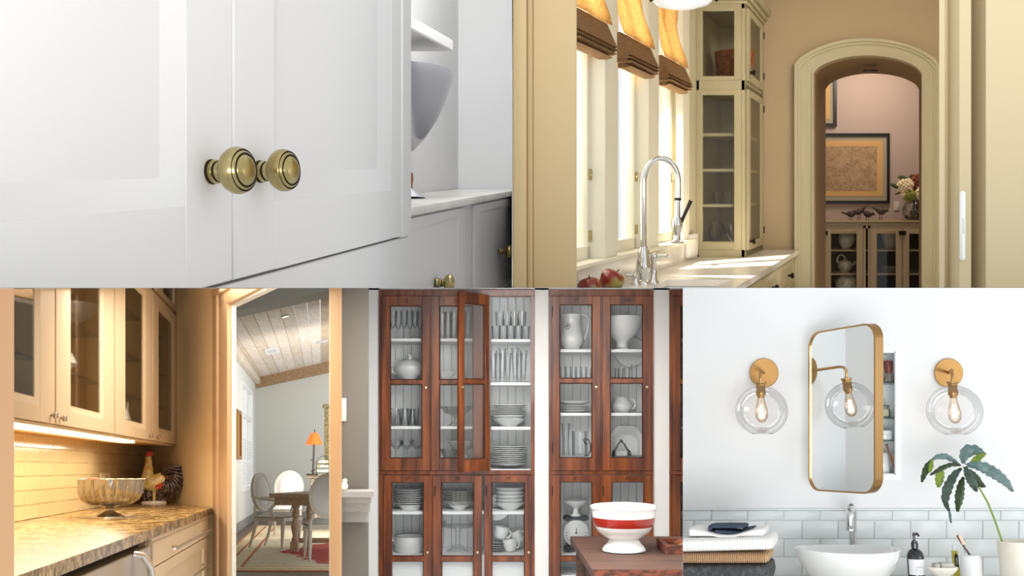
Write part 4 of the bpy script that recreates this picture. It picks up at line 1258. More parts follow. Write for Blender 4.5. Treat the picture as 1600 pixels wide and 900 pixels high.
ex = mth('MULTIPLY', mth('MINIMUM', ux, mth('SUBTRACT', 1.0, ux)), 2.4)
ey = mth('MULTIPLY', mth('MINIMUM', uy, mth('SUBTRACT', 1.0, uy)), 8.0)
ed = mth('MINIMUM', ex, ey)
_r = _N.new('ShaderNodeValToRGB'); _r.color_ramp.interpolation = 'CONSTANT'; e = _r.color_ramp.elements
e[0].position = 0; e[0].color = lin('c47c5c'); e[1].position = .03; e[1].color = lin('e3cfa2')
for p_, c_ in ((.17, 'b85a44'), (.20, 'e8dab4'), (.36, 'c86f54'), (.40, 'ddd2b4')):
    q = e.new(p_); q.color = lin(c_)
_L.new(ed, _r.inputs[0])
_nz = _N.new('ShaderNodeTexVoronoi'); _nz.inputs['Scale'].default_value = 7; _L.new(_tc.outputs['Object'], _nz.inputs['Vector'])
_rr = _N.new('ShaderNodeValToRGB'); _rr.color_ramp.elements[0].color = lin('a3785a'); _rr.color_ramp.elements[1].color = (1, 1, 1, 1); _rr.color_ramp.elements[0].position = .12; _rr.color_ramp.elements[1].position = .3
_L.new(_nz.outputs['Distance'], _rr.inputs[0])
_mx = _N.new('ShaderNodeMix'); _mx.data_type = 'RGBA'; _mx.blend_type = 'MULTIPLY'; _mx.inputs[0].default_value = .45
_L.new(_r.outputs[0], _mx.inputs[6]); _L.new(_rr.outputs[0], _mx.inputs[7])
_dx = mth('MULTIPLY', mth('SUBTRACT', ux, .62), 2.4); _dy = mth('MULTIPLY', mth('SUBTRACT', uy, .28), 3.0)
_n3 = _N.new('ShaderNodeTexNoise'); _n3.inputs['Scale'].default_value = 6; _L.new(_tc.outputs['Object'], _n3.inputs['Vector'])
_dd = mth('ADD', mth('ADD', mth('ABSOLUTE', _dx), mth('ABSOLUTE', _dy)), mth('MULTIPLY', mth('SUBTRACT', _n3.outputs[0], .5), .7))
_st = mth('LESS_THAN', _dd, .72)
_m2 = _N.new('ShaderNodeMix'); _m2.data_type = 'RGBA'; _L.new(_st, _m2.inputs[0]); _L.new(_mx.outputs[2], _m2.inputs[6]); _m2.inputs[7].default_value = lin('b5473c')
_L.new(_m2.outputs[2], _b.inputs['Base Color'])
g = G(); g.box(RC, -1.27, 1.0, 10.3, 18.6, FLOORZ, FLOORZ + .012)
tag(build(g, 'area_rug', RUG), 'patterned beige and red rug under the dining table', 'rug')

# dining table
WOODT = M('bleached_table_wood', 'bda183', .5, n=('a28764', 6, (1, 6, 6), .4, .65))
tb = RC.rigid(RC.x(470, 12.6), 12.6, FLOORZ + .013)
zt_ = (867 - 777) * 12.6 / FPX
t = thing('dining_table', tb.p(0, 0, 0), 'bleached wooden dining table with turned trestle legs on the rug', 'table')
g = G()
def tpx(px): return (px - 470) * 12.6 / FPX
g.prismz(tb, [(tpx(424), -.25), (tpx(480) + .9, -.75), (tpx(480) + .9, 1.2), (tpx(424) + .14, 1.15)], zt_ - .055, zt_)
build(g, 'table_top', WOODT, t)
g = G(); g.prismz(tb, [(tpx(431), -.2), (tpx(480) + .8, -.68), (tpx(480) + .8, 1.1), (tpx(431) + .12, 1.05)], zt_ - .15, zt_ - .056); build(g, 'apron', WOODT, t)
for (x, y) in ((tpx(460), 0), (tpx(466), .62), (tpx(460) + .95, -.2)):
    g = G(); g.box(tb, x - .05, x + .05, y - .05, y + .05, 0, .14, .006)
    g.lathe(tb, (x, y, .14), [(0, 0), (.04, 0), (.045, .02), (.032, .06), (.055, .16), (.058, .2), (.035, .30), (.05, .33), (.05, .36), (.04, .40), (.04, .45), (0, .45)], 18)
    g.box(tb, x - .045, x + .045, y - .045, y + .045, .56, zt_ - .14, .005)
    build(g, 'leg', WOODT, t)
g = G(); g.box(tb, tpx(460), tpx(460) + .95, .2, .28, .10, .16, .005); build(g, 'stretcher', WOODT, t)

# chairs with oval medallion backs
CH = M('pale_painted_chair_wood', 'd3c9b8', .5)
LIN = M('pale_linen', 'dcd9d2', .9)
NAIL = M('nail_heads', '5a5248', .4, .8)


def chair(px, py, y, yaw, s, label, arms):
    fr = RC.rigid(RC.x(px, y), y, FLOORZ + .013, yaw)      # front of the chair is local -y
    S = Fr(fr.O, fr.X * s, fr.Y * s, fr.Z * s)
    t = thing('medallion_chair', fr.p(0, 0, 0), label, 'chair', 'oval backed dining chairs')
    # seat
    g = G(); g.prismz(S, [(-.25, -.26), (.25, -.26), (.22, .22), (-.22, .22)], .36, .42); build(g, 'seat_rail', CH, t)
    V = []
    g = G()
    for j in range(9):
        f = j / 8
        rows = []
        hh = .06 * (1 - (2 * f - 1) ** 4) + .005
        for i in range(9):
            q = i / 8
            hz = hh * (1 - (2 * q - 1) ** 4)
            rows.append(S.p((-.25 + .5 * q) * (1 - .1 * f), -.26 + .47 * f, .42 + hz))
        V.append(rows)
    g.grid(V); build(g, 'seat_cushion', LIN, t)
    g = G()
    for k in range(22):
        g.ball(S, (-.24 + .48 * k / 21, -.262, .412), .006, seg=6, rin=4)
        g.ball(S, (-.25 + .015 * k / 21, -.25 + .46 * k / 21, .412), .006, seg=6, rin=4); g.ball(S, (.25 - .015 * k / 21, -.25 + .46 * k / 21, .412), .006, seg=6, rin=4)
    build(g, 'nail_trim', NAIL, t, kind='stuff')
    for x in (-.22, .22):
        g = G(); g.lathe(S, (x, -.23, 0), [(0, 0), (.014, 0), (.016, .05), (.030, .30), (.022, .315), (.034, .33), (.034, .40), (0, .40)], 12); build(g, 'leg', CH, t)
        g = G(); g.tube(S, [(x * .9, .30, .0), (x * .9, .24, .2), (x * .9, .20, .38)], [.016, .022, .026], 8); build(g, 'leg', CH, t)
    # back: oval ring leaning backwards
    BF = Fr(S.p(0, .22, .42), S.X, (S.Y * cos(.16) - S.Z * sin(.16)) * 1, S.Z * cos(.16) + S.Y * sin(.16))
    rx_, rz_, czb = .235, .27, .34
    ring_o = [(rx_ * cos(a), czb + rz_ * sin(a)) for a in [2 * pi * k / 28 for k in range(28)]]
    ring_i = [((rx_ - .045) * cos(a), czb + (rz_ - .045) * sin(a)) for a in [2 * pi * k / 28 for k in range(28)]]
    g = G(); g.strip(BF, ring_o, ring_i, -.022, .022, closed=True); build(g, 'back_frame', CH, t)
    g = G(); g.lathe(BF, (0, 0, czb), [(0, -.045), (.10, -.04), (.165, -.028), (.192, -.012), (.192, .012), (.12, .018), (0, .02)], 28, axis='y', fy=(rz_ - .045) / (rx_ - .045)); build(g, 'back_pad', LIN, t)
    for s_ in (-1, 1):
        g = G(); g.tube(S, [(s_ * .20, .21, .36), (s_ * .20, .235, .46), (s_ * .165, .26, .56)], [.024, .02, .02], 8); build(g, 'back_post', CH, t)
    if arms:
        for s_ in (-1, 1):
            g = G(); g.tube(S, [(s_ * .22, .285, .70), (s_ * .27, .12, .665), (s_ * .285, -.05, .655), (s_ * .28, -.13, .645), (s_ * .278, -.15, .61), (s_ * .275, -.08, .55), (s_ * .265, -.06, .48), (s_ * .25, -.10, .40)], [.018, .02, .022, .026, .024, .02, .02, .024], 10); build(g, 'arm', CH, t)
            g = G(); g.ball(S, (s_ * .275, .03, .682), .025, .10, .018); build(g, 'arm_pad', LIN, t)
    return t


chair(431, 850, 13.4, radians(72), 1.0, 'linen armchair at the left end of the table, seen from the side', True)
chair(446, 0, 15.6, radians(8), 1.02, 'chair behind the table facing the doorway', False)
chair(507, 0, 11.6, radians(196), 1.0, 'nearest chair at the right edge of the doorway, seen from behind', False)

# console with lamp
CONS = M('carved_grey_console', 'b3a793', .7, n=('94866f', 12, (1, 1, 1), .45, .65))
cs = RC.rigid(RC.x(505, 17), 17, FLOORZ)
Kc = 17 / FPX
t = thing('console', cs.p(0, 0, 0), 'carved grey console chest against the dining room wall', 'console')
zc_ = (830 - 742) * Kc - .02
zc_ = 1.1 + (733 - 742) * Kc
g = G(); g.box(cs, -.30, .8, -.25, .3, zc_ - .03, zc_, .008); g.box(cs, -.27, .8, -.22, .3, zc_ - .08, zc_ - .03, .01); build(g, 'top', CONS, t)
g = G(); g.box(cs, -.22, .8, -.15, .3, .1, zc_ - .08); g.box(cs, -.25, .8, -.19, .3, .0, .1, .01); g.box(cs, -.24, .8, -.18, .3, zc_ - .3, zc_ - .26, .005); build(g, 'body', CONS, t)
for k in range(5):
    g = G(); g.lathe(cs, (-.2 + k * .085, -.17, zc_ - .26), [(0, 0), (.03, 0), (.02, .02), (.028, .08), (.02, .14), (.03, .17), (0, .18)], 10); build(g, 'spindle', CONS, t)
    g = G(); g.lathe(cs, (-.2 + k * .085, -.17, .1), [(0, 0), (.035, 0), (.022, .05), (.03, .3), (.022, .55), (.034, zc_ - .42), (0, zc_ - .4)], 10); build(g, 'pilaster', CONS, t)
lp = RC.rigid(RC.x(489, 16.95), 16.95, FLOORZ + zc_)
t = thing('table_lamp', lp.p(0, 0, 0), 'slender dark table lamp with glowing orange shade on the console', 'lamp')
g = G(); g.box(lp, -.10, .10, -.08, .08, 0, .02, .004); g.tube(lp, [(0, 0, 0), (0, 0, .56)], .016, 8); g.tube(lp, [(-.04, 0, .06), (.04, 0, .09)], .008, 6); g.tube(lp, [(-.05, 0, .26), (.0, 0, .26)], .008, 6); build(g, 'stand', M('dark_iron', '3a302a', .5, .6), t)
SHADE = M('orange_mica_shade', 'd8641e', .6, emis=('f0561a', 1.15))
g = G(); g.lathe(lp, (0, 0, 0), [(.155, .53), (.065, .73), (.062, .728), (.150, .53)], 8, closed=True, mi=0); build(g, 'lamp_shade', SHADE, t, smooth=0)
g = G(); g.ball(lp, (0, 0, .63), .05); build(g, 'bulb', M('lamp_bulb', 'ffb060', .5, emis=('ffb055', 14)), t)
g = G(); g.tube(lp, [(0, 0, .56), (0, 0, .78)], .006, 6); g.ball(lp, (0, 0, .78), .014, seg=8, rin=6); build(g, 'finial', DARKM, t)
tr_ = RC.rigid(RC.x(504, 16.9), 16.9, FLOORZ + zc_)
t = thing('tiered_tray', tr_.p(0, 0, 0), 'wire three tier tray of small dishes beside the orange lamp', 'tray')
WIRE = M('dark_green_wire', '4a5a4c', .5, .4)
g = G()
for k, (z_, w_) in enumerate(((.04, .13), (.12, .12), (.20, .10))):
    g.tube(tr_, [(-w_, -.06, z_), (w_, -.06, z_), (w_, .06, z_), (-w_, .06, z_), (-w_, -.06, z_)], .005, 6)
for s in (-1, 1): g.tube(tr_, [(s * .11, 0, 0), (s * .12, 0, .24), (s * .08, 0, .29), (0, 0, .33)], .006, 6)
build(g, 'rack', WIRE, t)
for k, z_ in enumerate((.045, .125, .205)):
    g = G(); g.box(tr_, -.10 + .01 * k, .10 - .01 * k, -.05, .05, z_, z_ + .045, .01); build(g, 'dish', M('painted_dish_%d' % k, 'e9e4d0', .4, n=('c89a30', 18, (1, 1, 1), .52, .6)), t)
# mirror with carved frame on the back wall
mf = Fr(RC.p(0, 17.9, 0), (1, 0, 0), RC.Y, (0, 0, 1))
x0, x1 = RC.x(506.5, 17.9), .9
z0, z1 = RC.z(727, 17.9), RC.z(636, 17.9)
g = G(); g.box(RC, RC.x(512, 18), 2.4, 18.0, 18.1, FLOORZ, 2.7); 
CARV = M('carved_olive_frame', '6e664c', .5, .3, n=('a39768', 30, (1, 1, 1), .45, .6))
g = G(); g.strip(mf, [(x0, z0), (x1, z0), (x1, z1), (x0, z1)], [(x0 + .11, z0 + .10), (x1 - .11, z0 + .10), (x1 - .11, z1 - .12), (x0 + .11, z1 - .12)], -.06, 0, closed=True)
g.box(mf, x0 - .03, x1, -.08, 0, z1 - .02, z1 + .05, .01)
t = build(g, 'wall_mirror', CARV); tag(t, 'mirror in a carved olive gold frame above the console', 'mirror')
g = G()
for k in range(24): g.ball(mf, (x0 + .075, -.065, z0 + .05 + (z1 - z0 - .1) * k / 23), .018, seg=8, rin=5)
build(g, 'beading', M('gold_beads', 'b8a46a', .4, .6), t, kind='stuff')
g = G(); g.box(mf, x0 + .1, x1 - .1, -.02, -.01, z0 + .09, z1 - .11); build(g, 'mirror_glass', M('mirror_silver', 'd8dcdc', .03, 1.0), t)

# ================================================================ D: red wooden glass cupboards with crockery
CUR[0] = 'D'
YC = 6.5
KC = YC / FPX
REDW = M('red_brown_varnished_wood', '4c1f0b', .36, n=('924c1c', 2.2, (9, 9, .8), .35, .68), bump=(30, .25, (4, 4, .4)), coat=.35)
REDW2 = M('darker_red_wood', '3e1a0c', .4, n=('5e2c12', 2.5, (9, 9, .8), .35, .7), coat=.3)
INW = M('white_cupboard_inside', 'eef0f0', .7)
WALL_W = M('white_painted_wall', 'e6e5e2', .85)
BLACKP = M('black_stencil_paint', '0c0604', .8)
CROCK = M('white_crockery', 'e2e4e4', .2, coat=.4)
CROCKG = M('grey_rimmed_crockery', 'c9cccc', .25, coat=.4)
PANE_C = glass('cupboard_pane', (0.9, 0.92, 0.92), (.99, .99, .99), refl=.4)
FD = Fr(RD.p(0, YC, 0), (1, 0, 0), RD.Y, (0, 0, 1))
def X(px): return (px - 800) * KC
def Z(py): return (640 - py) * KC


def text(fr, s, x, z, h, mat, parent=None, y=-.001, rot=0, name='lettering', align='CENTER', **k):
    c = bpy.data.curves.new('t', 'FONT'); c.body = s; c.size = 1; c.align_x = align; c.align_y = 'CENTER'; c.extrude = .0
    c.resolution_u = 2
    o = bpy.data.objects.new('t', c)
    dg = bpy.context.evaluated_depsgraph_get()
    me = bpy.data.meshes.new_from_object(o)
    g = G()
    vs = []
    for v in me.vertices:
        a, b_ = v.co.x * h * 1.35, v.co.y * h * 1.35
        a, b_ = a * cos(rot) - b_ * sin(rot), a * sin(rot) + b_ * cos(rot)
        vs.append(g.bm.verts.new(fr.p(x + a, y, z + b_)))
    for p in me.polygons: g.face([vs[i] for i in p.vertices])
    bpy.data.objects.remove(o); bpy.data.curves.remove(c); bpy.data.meshes.remove(me)
    return build(g, name, mat, parent, smooth=0, **k)


# wall with recesses behind the cupboards
g = G()
for a, b_ in ((534, 592), (835.5, 857.5), (1021.5, 1046.5)):
    g.box(FD, X(a) - (.2 if a == 534 else 0), X(b_), .012, .4, -1.6, Z(450) + .02)
g.box(FD, X(520), X(1090), .012, .4, Z(452.5), Z(452.5) + .1)
struct(g, 'wall_back', WALL_W)
g = G(); g.box(FD, X(500), X(1100), .40, .45, -1.6, 1.0); struct(g, 'wall_back', INW)


def cupboard(x0, x1, cells_up, cells_lo, label, backs=True):
    t = thing('glass_cupboard', FD.p((x0 + x1) / 2, .1, -1.5), label, 'cupboard', 'built-in red wood cupboards')
    g = G()
    zt_, zm0, zm1 = Z(452.5), Z(742), Z(735)
    cells = cells_up
    xs = [x0] + [(cells[i][1] + cells[i + 1][0]) / 2 for i in range(len(cells) - 1)] + [x1]
    g.box(FD, x0, x1, -.004, .03, Z(463), zt_, .003)
    g.box(FD, x0, x1, -.006, .03, zm0, zm1, .003)
    g.box(FD, x0, cells[0][0] + .002, -.003, .03, -1.6, Z(463)); g.box(FD, cells[-1][1] - .002, x1, -.003, .03, -1.6, Z(463))
    for i in range(1, len(cells)):
        g.box(FD, cells[i - 1][1] - .001, cells[i][0] + .001, .0, .03, -1.6, Z(463), .001)
    build(g, 'face_frame', REDW, t)
    g = G()
    g.box(FD, x0, x0 + .008, .031, .38, -1.6, zt_); g.box(FD, x1 - .008, x1, .031, .38, -1.6, zt_); g.box(FD, x0, x1, .031, .38, zt_ - .01, zt_)
    g.box(FD, x0, x1, .032, .38, zm0 - .0, zm1 + .005)
    for i in range(1, len(cells)):
        xm = (cells[i - 1][1] + cells[i][0]) / 2
        g.box(FD, xm - .008, xm + .008, .032, .38, -1.6, zt_)
    build(g, 'lining', INW, t)
    n = int((x1 - x0 - .02) / .0545)
    bw_ = (x1 - x0 - .02) / n
    for k in range(n):
        g = G(); g.box(FD, x0 + .01 + k * bw_ + .0012, x0 + .01 + (k + 1) * bw_ - .0012, .372, .382, -1.6, zt_ - .01, .002); build(g, 'board', INW, t)
    return t


def cshelf(t, cells, pys):
    for c, ps in zip(cells, pys):
        for py in ps:
            g = G(); g.box(FD, c[0] + .004, c[1] - .004, .036, .37, Z(py) - .021, Z(py), .002); build(g, 'shelf', INW, t)


def cdoor(t, c, z0, z1, gx, gz, zrail, num=None, knob=None, fr=None, hinge=None, mat=None):
    """c = door x range, gx = glass x range, gz = glass z range, zrail = middle rail z range"""
    fr = fr or FD
    g = G()
    th, y0 = .022, -.022
    g.box(fr, c[0], gx[0], y0, y0 + th, z0, z1, .002); g.box(fr, gx[1], c[1], y0, y0 + th, z0, z1, .002)
    g.box(fr, gx[0], gx[1], y0 + .0004, y0 + th, gz[1], z1, .001); g.box(fr, gx[0], gx[1], y0 + .0004, y0 + th, z0, gz[0], .001)
    g.box(fr, gx[0], gx[1], y0 + .0008, y0 + th, zrail[0], zrail[1], .002)
    d = build(g, 'door', mat or REDW, t)
    for a, b_ in ((gz[0], zrail[0]), (zrail[1], gz[1])):
        g = G(); g.ring(fr, (gx[0], gx[1], a, b_), y0 + .001, (gx[0] + .006, gx[1] - .006, a + .006, b_ - .006), y0 + .012); build(g, 'glazing_bead', REDW2, d)
        g = G(); g.box(fr, gx[0], gx[1], y0 + .012, y0 + .014, a, b_); build(g, 'pane', PANE_C, d)
    if num: text(fr, num, (gx[0] + gx[1]) / 2, (gz[1] + min(z1, gz[1] + .06)) / 2, .026, BLACKP, d, y=y0 - .0012, name='number')
    if knob:
        g = G(); K = Fr(fr.p(knob[0], y0, knob[1]), fr.X, Vector((0, 0, 1)), -fr.Y)
        g.lathe(K, (0, 0, 0), [(0, 0), (.004, 0), (.004, .008), (.009, .012), (.009, .018), (0, .022)], 14); build(g, 'knob', M('pale_brass_knob', 'cbbd98', .3, .8), d)
    if hinge:
        for zz in (z0 + .12, z1 - .14):
            g = G(); g.box(fr, hinge - .004, hinge + .004, y0 - .004, y0 + .004, zz, zz + .07, .002); build(g, 'hinge', BLACKM, d)
    return d


ZU0, ZU1 = Z(735), Z(463)
# left cupboard
cl_ = [(X(600), X(672)), (X(676), X(757)), (X(766), X(830))]
LC = cupboard(X(592), X(835), cl_, cl_, 'left red wood cupboard with one glass door standing open')
cshelf(LC, cl_, [(528, 592.5, 666, 800), (528, 592.5, 666, 800), (529, 597, 667, 800)])
g = G()
for c in cl_: g.box(FD, c[0], c[1], .036, .37, -1.6, Z(868)); 
build(g, 'lower_box', INW, LC)
cdoor(LC, (X(597), X(672)), ZU0, ZU1, (X(610), X(660)), (Z(716), Z(478)), (Z(600.5), Z(593.5)), '25', (X(666), Z(606)))
cdoor(LC, (X(674), X(759)), ZU0, ZU1, (X(687), X(740)), (Z(716), Z(478)), (Z(600.5), Z(593.5)), '26')
U_ = RD.v(-.69, -.724, 0)
FO = Fr(RD.p(X(761), YC - .024, 0), U_, RD.v(-.724, .69, 0), (0, 0, 1))
cdoor(LC, (0, .276), ZU0 + .002, ZU1 + .004, (.036, .228), (Z(716), Z(478)), (Z(600.5), Z(593.5)), None, (.258, Z(606)), fr=FO)
# lower doors
ZL1 = Z(742.5)
for k, (a, b_, ga, gb, n) in enumerate(((600, 674, 612, 662.5, '37'), (677, 753, 690, 740.5, '38'), (757, 830.5, 768, 820, '39'))):
    cdoor(LC, (X(a), X(b_)), -1.5, ZL1, (X(ga), X(gb)), (-1.4, Z(753)), (Z(876.5), Z(868.5)), n, (X(gb + 6), Z(862)), hinge=X(a + 3) if k else None)

# right cupboard
cr_ = [(X(864), X(938)), (X(942), X(1016))]
RCB = cupboard(X(858), X(1021), cr_, cr_, 'right red wood cupboard with two closed glass doors')
cshelf(RCB, cr_, [(545, 592, 645, 900), (545, 592, 645, 900)])
cdoor(RCB, (X(862), X(937.5)), ZU0, ZU1, (X(874), X(925)), (Z(715.5), Z(476)), (Z(598.5), Z(591.5)), '29', (X(931), Z(605)), hinge=X(863))
cdoor(RCB, (X(941), X(1016)), ZU0, ZU1, (X(953), X(1004)), (Z(715.5), Z(476)), (Z(598.5), Z(591.5)), '30', (X(1010), Z(605)))
for (a, b_, ga, gb, n) in ((862, 937.5, 875, 925, '41'), (941, 1016, 955, 1006, '42')):
    cdoor(RCB, (X(a), X(b_)), -1.5, ZL1, (X(ga), X(gb)), (-1.4, Z(752.5)), (Z(876), Z(868.5)), n, hinge=X(a + 1))
g = G(); g.box(FD, X(864), X(1016), .036, .37, Z(868.5) - .02, Z(868.5)); build(g, 'shelf', INW, RCB)
# third cupboard, cut by the partition wall
c3 = [(X(1054), X(1110))]
TC = cupboard(X(1046), X(1118), c3, c3, 'rightmost red wood cupboard, only its edge in view')
cshelf(TC, c3, [(528, 666, 800)])
cdoor(TC, (X(1050), X(1112)), ZU0, ZU1, (X(1062.5), X(1105)), (Z(716), Z(478)), (Z(600), Z(593)))
cdoor(TC, (X(1050), X(1112)), -1.5, ZL1, (X(1062.5), X(1105)), (-1.4, Z(753)), (Z(876), Z(868.5)))

# ---- crockery and glass
YI = .17
def onshelf(px, py, dy=0.0):
    """rigid frame on a shelf whose front edge is at picture row py, item centred on column px"""
    y = YC + YI + dy
    return RD.rigid((px - 800) * y / FPX, y, Z(py))
def item(name, px, py, prof, mat, label, cat, group=None, dy=0.0, k=KC * 1.03, seg=24, **kw):
    return simple(name, onshelf(px, py, dy), (0, 0, 0), [(a * k, b * k) for a, b in prof], mat, label, cat, group, seg=seg, **kw)
POS = ['leftmost', 'second', 'third', 'fourth', 'fifth', 'sixth', 'seventh', 'eighth', 'ninth', 'tenth', 'eleventh', 'twelfth']
FL = [(0, 0), (6, 0), (6, .8), (1, 2), (1, 16), (3, 20), (5.6, 30), (6, 46), (5.6, 46), (5.2, 30), (2.6, 21), (0, 18)]
for k, (px, dy) in enumerate(((614, 0), (622, .1), (631, 0), (640, .1), (648, 0), (656, .08))):
    item('champagne_glass', px, 528, FL, GLASSW, 'tall stemmed glass on the top shelf behind door 25, %s from left' % POS[k], 'glass', 'stemmed glasses behind door 25', dy, seg=18)
t = thing('soup_tureen', onshelf(639, 592.5).p(0, 0, 0), 'white lidded soup tureen behind the upper left door', 'tureen')
fr = onshelf(640, 592.5)
def P_(pr, k=KC * 1.03): return [(a * k, b * k) for a, b in pr]
g = G(); g.lathe(fr, (0, 0, 0), P_([(0, 0), (11, 0), (11, 2), (14, 4), (23, 12), (25, 18), (25, 20), (0, 20)]), 32); build(g, 'bowl', CROCK, t, smooth=60)
g = G(); g.lathe(fr, (0, 0, 0), P_([(0, 20), (25.5, 20), (24, 22), (18, 28), (8, 31), (3, 32), (3, 35), (5, 37), (4, 40), (0, 40)]), 32); build(g, 'lid', CROCK, t, smooth=60)
for s in (-1, 1):
    g = G(); g.tube(fr, [(s * KC * (22 + 6 * sin(a)), 0, KC * (15 - 5 * cos(a))) for a in [pi * q / 6 for q in range(7)]], KC * 1.6, 8); build(g, 'handle', CROCK, t)
TB = [(0, 0), (8, 0), (9, 1), (11.5, 26), (10.8, 26), (8.3, 3), (0, 2.5)]
for k, (px, dy, s_) in enumerate(((620, 0, 1), (645, 0, 1), (612, .12, .95), (633, .12, .95), (655, .12, .95))):
    item('glass_tumbler', px, 666, [(a * .95, b * 1.05 * s_) for a, b in TB], GLASSW, 'faceted glass tumbler behind door 25 on the third shelf, ' + ('front left', 'front right', 'back left', 'back middle', 'back right')[k], 'glass', 'faceted tumblers behind door 25', dy, seg=10)
CP = [(0, 0), (6.5, 0), (6.5, .7), (1, 2), (1, 11), (4, 14), (10, 20), (12, 27), (11.4, 27), (9, 20.5), (3, 15), (0, 14)]
for k, px in enumerate((619, 635, 652)):
    item('wine_glass', px, 717.5, CP, GLASSW, 'wide wine glass at the bottom behind door 25, ' + ('left', 'middle', 'right')[k], 'glass', 'wine glasses behind door 25', .05 * (k % 2), seg=20)
# behind door 26
for k, px in enumerate((691, 700, 709, 722, 731)):
    item('tall_glass', px, 528, [(0, 0), (5, 0), (7, 44), (6.4, 44), (4.4, 2), (0, 2)], GLASSW, 'tall straight glass on the top shelf behind door 26, %s' % POS[k], 'glass', 'tall glasses behind door 26', .06 * (k % 2), seg=16)
item('sauce_boat', 697, 592.5, [(0, 0), (6, 0), (5, 3), (9, 8), (11, 13), (10, 13), (0, 6)], CROCK, 'small white sauce dish behind door 26 on the second shelf', 'dish', fx=1.4)
item('glass_compote', 713, 666, [(0, 0), (12, 0), (11, 2), (4, 6), (3, 12), (6, 15), (18, 20), (25, 30), (24, 30), (16, 21), (0, 17)], GLASSW, 'scalloped glass compote behind door 26 on the third shelf', 'compote', seg=36, wave=lambda a, h: 1 + .09 * cos(12 * a) * (1 if h > .09 else .2))
item('white_compote', 722, 717, [(0, 0), (10, 0), (9, 2), (4, 6), (5, 9), (16, 16), (24, 25), (23, 26), (14, 17), (0, 12)], CROCKG, 'grey footed dish at the bottom behind door 26', 'compote', seg=32)
item('glass_stack_bowl', 703, 717, [(0, 0), (9, 0), (14, 8), (15, 14), (14.4, 14), (8, 2), (0, 2)], GLASSW, 'small glass bowl beside the grey footed dish', 'bowl', dy=-.04)
# open compartment
for r_i, (z0_, n) in enumerate(((0, 5), (23.2, 4))):
    for k in range(n):
        px = 775 + k * (46 / max(1, 4)) + (6 if r_i else 0)
        item('glass_tumbler', px, 529 - z0_ * 1.0, [(0, 0), (6, 0), (7, 22), (6.5, 22), (5.4, 1.5), (0, 1.5)], GLASSW, 'glass tumbler on the open top shelf, %s row, %s from left' % (('lower', 'upper')[r_i], POS[k]), 'glass', 'tumblers stacked on the open top shelf', .0, seg=16)
for k, (px, dy, h) in enumerate(((771, 0, 50), (785, .02, 54), (793.5, .12, 48), (805, .0, 54), (818, .05, 51), (778, .14, 48), (811, .15, 49))):
    item('pilsner_glass', px, 597, [(0, 0), (5, 0), (5, 1), (2.8, 3), (3.2, 5), (6, h), (5.4, h), (2.6, 8), (0, 7)], GLASSW, 'tall footed glass on the open second shelf, ' + ('front first', 'front second', 'front third', 'front fourth', 'front fifth', 'back left', 'back right')[k] + (' from left' if k < 5 else ''), 'glass', 'tall footed glasses in the open compartment', dy, seg=18)
PLATE = [(0, 0), (.55, 0), (.62, .03), (1, .12), (1, .15), (.6, .06), (0, .05)]
def stack(px, py, n, r, dz, label, group, mat=None, prof=PLATE, start=0.0, dy=0.0, name='plate', cat='plate', k=KC * 1.03, jit=.6):
    for i in range(n):
        fr = onshelf(px + (random.random() - .5) * jit, py, dy)
        simple(name, fr, (0, 0, (start + i * dz) * k + .0005 * i), [(a * r * k, b * r * k) for a, b in prof], mat or CROCK, label if n == 1 else label + ', ' + (('lowest', 'second from bottom', 'third from bottom', 'fourth from bottom', 'fifth from bottom', 'sixth from bottom', 'seventh from bottom', 'eighth from bottom', 'ninth from bottom', 'tenth from bottom', 'eleventh from bottom', 'twelfth from bottom')[i] if i < n - 1 else 'topmost'), cat, group, seg=32)
BOWLP = [(0, 0), (.45, 0), (.5, .06), (.85, .3), (1, .5), (.96, .5), (.8, .32), (.4, .08), (0, .07)]
stack(795, 667, 2, 26, 4, 'wide grey bowl in the stack on the third open shelf', 'bowls on the third open shelf', CROCKG, BOWLP, name='soup_bowl', cat='bowl')
stack(795, 667, 6, 28, 2.9, 'grey rimmed plate above the bowls on the third open shelf', 'plates on the third open shelf', CROCKG, start=14)
stack(796, 729.5, 10, 28.5, 2.75, 'grey rimmed plate in the lowest stack of the open compartment', 'plates at the bottom of the open compartment', CROCKG)
# lower row
stack(641, 800, 1, 20, 3, 'white bowl under the plates behind door 37', 'crockery behind door 37', CROCK, [(0, 0), (.7, 0), (.75, .1), (1, .42), (.95, .42), (.6, .1), (0, .08)], name='bowl', cat='bowl')
stack(641, 800, 8, 27, 2.7, 'patterned grey plate behind door 37', 'plates behind door 37', CROCKG, start=8)
stack(717, 800, 1, 18, 3, 'white bowl under the dishes behind door 38', 'crockery behind door 38', CROCK, BOWLP, name='bowl', cat='bowl')
PATT = M('grey_patterned_china', 'b9b9b2', .3, n=('80827c', 60, (1, 1, 1), .48, .56), coat=.4)
stack(717, 800, 5, 26, 3.6, 'patterned shallow dish behind door 38', 'dishes behind door 38', PATT, [(0, 0), (.6, 0), (.75, .08), (1, .3), (.96, .3), (.7, .1), (0, .06)], start=7, name='dish', cat='dish')
stack(797, 800, 5, 24, 5.5, 'large white bowl in the stack behind door 39', 'white bowls behind door 39', CROCK, BOWLP, name='bowl', cat='bowl')
item('platter', 776, 800, [(0, 0), (20, 0), (20, 2), (0, 2)], CROCKG, 'grey platter leaning behind the white bowls', 'platter', dy=.13, axis='y')
pf = onshelf(640, 868.5)
t = thing('enamel_pot', pf.p(0, 0, 0), 'white straight sided pot with grey rim behind door 37', 'pot')
g = G(); g.lathe(pf, (0, 0, 0), P_([(0, 0), (20, 0), (23, 4), (24, 26), (23, 26), (21, 4), (0, 2)]), 32); build(g, 'body', CROCK, t)
